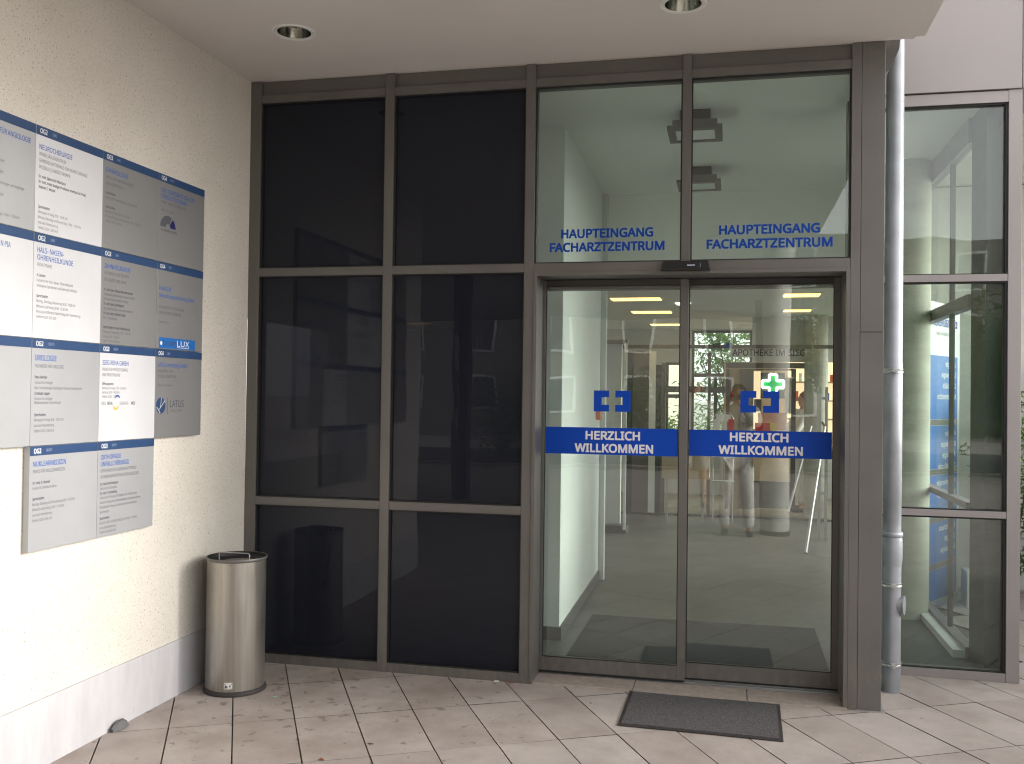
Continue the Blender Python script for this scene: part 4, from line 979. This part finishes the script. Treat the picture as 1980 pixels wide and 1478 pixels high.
# ------------------------------------------------------------------ people
def skin(name, chains, mat, parent, sub=2, root=None):
    """chains: dict joint->(pos, radius or (rx,ry)); edges list"""
    J, E_ = chains; names = list(J); me = bpy.data.meshes.new(name)
    base = parent_loc(parent)
    me.from_pydata([tuple(Vector(J[n][0])-base) for n in names], [(names.index(a), names.index(b)) for a, b in E_], [])
    ob = bpy.data.objects.new(name, me); COL.objects.link(ob); ob.parent = parent
    md = ob.modifiers.new('s', 'SKIN'); md.use_smooth_shade = True
    for i, n in enumerate(names):
        r_ = J[n][1]; r_ = r_ if isinstance(r_, tuple) else (r_, r_); me.skin_vertices[0].data[i].radius = r_
        me.skin_vertices[0].data[i].use_root = (n == (root or names[0]))
    ms = ob.modifiers.new('u', 'SUBSURF'); ms.levels = sub; ms.render_levels = sub
    dg = bpy.context.evaluated_depsgraph_get(); nm = bpy.data.meshes.new_from_object(ob.evaluated_get(dg))
    ob.modifiers.clear(); ob.data = nm; nm.materials.clear(); nm.materials.append(MATS[mat])
    nm.polygons.foreach_set('use_smooth', [True]*len(nm.polygons)); bpy.data.meshes.remove(me)
    return ob
def person(x, y, H, face, label, hands, top_mat, leg_mat, hair_mat, stance=.13, short=False, coat=False, zf=.0, toe=0.):
    """face: unit dir the person looks; hands: ((dx side, fwd, z) left, right) in body frame; built from measured joints"""
    p = thing('person', label, 'person', (x, y, zf))
    f_ = Vector((face[0], face[1], 0)).normalized(); s_ = Vector((f_.y, -f_.x, 0))     # s_ = the person's right
    k = H/1.72
    def Q(a, b, c): return Vector((x, y, zf)) + s_*a*k + f_*b*k + Vector((0, 0, c*k))
    J = {'pelvis': (Q(0, 0, .95), .13*k), 'waist': (Q(0, .0, 1.10), .115*k), 'chest': (Q(0, 0, 1.30), .135*k), 'upper': (Q(0, -.01, 1.42), .09*k), 'neck': (Q(0, 0, 1.49), .052*k), 'jaw': (Q(0, .015, 1.55), .062*k), 'head': (Q(0, .0, 1.62), .083*k), 'crown': (Q(0, -.01, 1.69), .06*k)}
    E_ = [('pelvis', 'waist'), ('waist', 'chest'), ('chest', 'upper'), ('upper', 'neck'), ('neck', 'jaw'), ('jaw', 'head'), ('head', 'crown')]
    for n, sg_, h in (('l', -1, hands[0]), ('r', 1, hands[1])):
        sh_ = Q(sg_*.175, 0, 1.40); hd_ = Q(*h); mid = (sh_+hd_)/2; 
        d = hd_-sh_; ln_ = d.length; bend = math.sqrt(max(.0, (.29*k)**2-(ln_/2)**2)) if ln_ < .58*k else 0
        el = mid + Vector((0, 0, -1))*bend*.8 + s_*sg_*bend*.5
        J.update({n+'sh': (sh_, .055*k), n+'el': (el, .040*k), n+'wr': (hd_, .026*k)})
        dd = (hd_-el).normalized(); J[n+'pm'] = (hd_+dd*.05*k, (.038*k, .018*k))
        E_ += [('upper', n+'sh'), (n+'sh', n+'el'), (n+'el', n+'wr'), (n+'wr', n+'pm')]
        side = dd.cross(Vector((0, 0, 1))).normalized() if abs(dd.z) < .9 else f_
        for i in range(4):
            bs_ = hd_ + dd*.075*k + side*(i-1.5)*.018*k; L_ = (.068, .078, .072, .056)[i]*k
            J[n+'f%da' % i] = (bs_, .0085*k); J[n+'f%db' % i] = (bs_+dd*L_*.5 + Vector((0, 0, -.006)), .008*k); J[n+'f%dc' % i] = (bs_+dd*L_*.9 + Vector((0, 0, -.018)), .0065*k)
            E_ += [(n+'pm', n+'f%da' % i), (n+'f%da' % i, n+'f%db' % i), (n+'f%db' % i, n+'f%dc' % i)]
        tb_ = hd_ + dd*.03*k - side*sg_*.03*k
        J[n+'ta'] = (tb_, .010*k); J[n+'tb'] = (tb_ + dd*.04*k - side*sg_*.018*k, .008*k); E_ += [(n+'pm', n+'ta'), (n+'ta', n+'tb')]
        J.update({n+'hip': (Q(sg_*.09, 0, .90), .095*k), n+'kn': (Q(sg_*stance, .02, .49), .057*k), n+'an': (Q(sg_*(stance+.01), -.01, .09), .036*k), n+'ft': (Q(sg_*(stance+.02), .10, .035), .034*k)})
        E_ += [('pelvis', n+'hip'), (n+'hip', n+'kn'), (n+'kn', n+'an'), (n+'an', n+'ft')]
    body = skin('body', (J, E_), 'skin', p, 1, 'pelvis')
    def grow(names, ex, edges, nm, mat, over=None, sub=2):
        j = {n: (J[n][0], (J[n][1] if not isinstance(J[n][1], tuple) else J[n][1][0]) + ex) for n in names}
        if over: j.update(over)
        return skin(nm, (j, edges), mat, p, sub, names[0])
    ov = {}
    for n, sg_ in (('l', -1), ('r', 1)):
        e = J[n+'el'][0]; w = J[n+'wr'][0]; ov[n+'cu'] = (e.lerp(w, .85 if coat or not short else .05), .040*k)
    grow(['chest', 'pelvis', 'waist', 'upper', 'lsh', 'lel', 'rsh', 'rel'], .026, [('pelvis', 'waist'), ('waist', 'chest'), ('chest', 'upper'), ('upper', 'lsh'), ('upper', 'rsh'), ('lsh', 'lel'), ('rsh', 'rel'), ('lel', 'lcu'), ('rel', 'rcu')], 'shirt', top_mat, ov)
    ov = {}; E2 = [('pelvis', 'lhip'), ('pelvis', 'rhip')]
    for n, sg_ in (('l', -1), ('r', 1)):
        ov[n+'kn2'] = (J[n+'kn'][0], .090*k); ov[n+'sh2'] = (J[n+'kn'][0].lerp(J[n+'an'][0], .5) + f_*-.015, .082*k); ov[n+'hem'] = (J[n+'kn'][0].lerp(J[n+'an'][0], 1.0), .068*k)
        ov[n+'th'] = (J[n+'hip'][0].lerp(J[n+'kn'][0], .5), .105*k)
        E2 += [(n+'hip', n+'th'), (n+'th', n+'kn2')] + ([] if short else [(n+'kn2', n+'sh2'), (n+'sh2', n+'hem')])
        if short: ov.pop(n+'sh2'); ov.pop(n+'hem')
    ov['pelvis'] = (J['pelvis'][0], .15*k)
    grow(['pelvis', 'lhip', 'rhip'], .014, E2, 'trousers', leg_mat, ov)
    for n, sg_ in (('l', -1), ('r', 1)):
        a_ = J[n+'an'][0]; t_ = J[n+'ft'][0] + f_*.06*k
        skin('shoe', ({'h': (Vector((a_.x, a_.y, zf+.045)) - f_*.03, (.040, .044)), 'm': (Vector((a_.x, a_.y, zf+.045)) + f_*.06, (.044, .042)), 't': (Vector((t_.x, t_.y, zf+.034)) + f_*.02, (.040, .032))}, [('h', 'm'), ('m', 't')]), 'shoe_dark', p, 2)
    hr = skin('hair', ({'a': (Q(0, -.035, 1.60), .085*k), 'b': (Q(0, -.022, 1.665), .088*k), 'c': (Q(0, .02, 1.715), .066*k)}, [('a', 'b'), ('b', 'c')]), hair_mat, p, 2)
    fc = MB(); fc.prism([(-.012, 1.575), (.012, 1.575), (.006, 1.625), (-.006, 1.625)], 'y', 0, 1)
    nose = MB(); hc = Q(0, .078, 1.60); tip = Q(0, .115, 1.588); nose.raw([Q(-.014, .078, 1.58), Q(.014, .078, 1.58), Q(0, .075, 1.63), tip], [(0, 1, 3), (1, 2, 3), (2, 0, 3)]); nose.build('nose', 'skin', p)
    for sg_ in (-1, 1):
        e_ = MB(); c_ = Q(sg_*.03, .074, 1.625)
        e_.lathe(0, 0, [(0, -.009), (.009, -.005), (.011, 0), (.009, .005), (0, .009)], 10); e_.v = [tuple(c_ + Vector(q)) for q in e_.v]; e_.build('eye', 'shoe_dark', p, smooth=True)
        e_ = MB(); c_ = Q(sg_*.088, -.005, 1.60); e_.lathe(0, 0, [(0, -.03), (.012, -.02), (.016, 0), (.014, .02), (0, .032)], 10); e_.v = [tuple(c_ + Vector(q)) for q in e_.v]; e_.build('ear', 'skin', p, smooth=True)
    mo = MB(); c_ = Q(0, .080, 1.556); mo.tube([Q(-.022, .072, 1.556), Q(0, .081, 1.555), Q(.022, .072, 1.556)], .004, 6); mo.build('mouth', 'red', p)
    return p
ph1 = person(2.80, -5.62, 1.70, (0, 1), 'photographer in pale grey trousers and dark shoes, mirrored in the right door', ((-.12, .37, 1.50), (.02, .37, 1.50)), 'shirt_pale', 'trousers_grey', 'hair_dark', .13)
tag(box('smartphone', 'black_plastic', None, 2.70, 2.82, -5.150, -5.141, 1.515, 1.58, .002), 'black smartphone held up by the photographer', 'phone')
bg_ = thing('shoulder_bag', 'small dark bag at the mirrored photographer hip', 'bag', (3.03, -5.60, .9))
box('pouch', 'bag_grey', bg_, 2.985, 3.085, -5.70, -5.50, .80, 1.02, .02)
person(2.22, -8.3, 1.80, (0, 1), 'bald person in pale top and shorts, mirrored behind the door centre', ((-.22, .05, .80), (.22, .05, .80)), 'shirt_pale', 'shirt_pale', 'skin', .10, short=True)
person(3.70, 8.75, 1.66, (-1, -.15), 'red haired person in a white coat inside the lit pharmacy', ((-.15, .38, 1.10), (.15, .38, 1.12)), 'coat_white', 'coat_white', 'hair_red', .09, coat=True)

# ------------------------------------------------------------------ small litter on the paving
def speck(name, mat, x, y, r, h, label, cat, grp=None):
    m_ = MB(); n = 9; V_ = [(x, y, h)]
    for k in range(n):
        a = 2*math.pi*k/n; q = r*random.uniform(.55, 1.2); V_.append((x+q*math.cos(a), y+q*math.sin(a)*.7, .0012))
    m_.raw(V_, [(0, 1+k, 1+(k+1) % n) for k in range(n)]); o = m_.build(name, mat, None); return tag(o, label, cat, grp)
speck('dry_leaf', 'leaf_brown', 1.069, -1.287, .016, .008, 'curled brown dry leaf on the paving at the photo bottom', 'leaf')
speck('torn_wrapper', 'mint', .49, -.565, .016, .004, 'mint green torn wrapper scrap on the paving right of the bin', 'wrapper')
speck('pebble', 'rubber', 2.066, -.242, .007, .005, 'tiny black pebble on the paving left of the doormat', 'pebble')
speck('chewing_gum', 'stone_dark', 1.20, -1.06, .016, .004, 'flat dark gum blot on the paving below the right dark panel', 'gum')
speck('dry_leaf', 'leaf_brown', 1.60, -.012, .014, .008, 'small brown leaf crumb at the foot of the mullion left of the doors', 'leaf')
bt = MB(); bt.tube([(1.508, -.02, .005), (1.532, -.012, .005)], .004, 8); tag(bt.build('cigarette_butt', 'paper_white', None), 'white cigarette butt under the right dark panel', 'cigarette butt')
li = MB()
for k in range(70):
    x = random.choice((random.uniform(.05, 1.6), random.uniform(.02, .9))); y = random.choice((random.uniform(-.03, -.006), random.uniform(-1.4, -.02), -.015*random.random()-.005))
    if k % 3 == 0: x, y = random.uniform(.008, .03), random.uniform(-2.4, -.1)
    s_ = random.uniform(.0012, .003); li.box(x-s_, x+s_, y-s_*.7, y+s_*.7, -.001, s_)
tag(li.build('grit', 'threshold_stone', None), 'fine pale grit scattered along the wall foot and frame', 'grit', kind='stuff')
lump = MB(); V_ = []; n = 14
for i in range(5):
    for k in range(n):
        a = 2*math.pi*k/n; rr = math.cos(i/4*math.pi/2)
        V_.append((.028 + .022*math.cos(a)*rr*random.uniform(.85, 1.1), -1.175 + .062*math.sin(a)*rr*random.uniform(.85, 1.1), .002+.038*math.sin(i/4*math.pi/2)*random.uniform(.8, 1.15)))
lump.raw(V_, [(i*n+k, i*n+(k+1) % n, (i+1)*n+(k+1) % n, (i+1)*n+k) for i in range(4) for k in range(n)])
tag(lump.build('crumpled_rag', 'bag_grey', None, smooth=True), 'dark grey crumpled rag lying against the plinth', 'rag')
print('pavers', n_ind, 'tris approx', sum(len(o.data.polygons) for o in bpy.data.objects if o.type == 'MESH'))
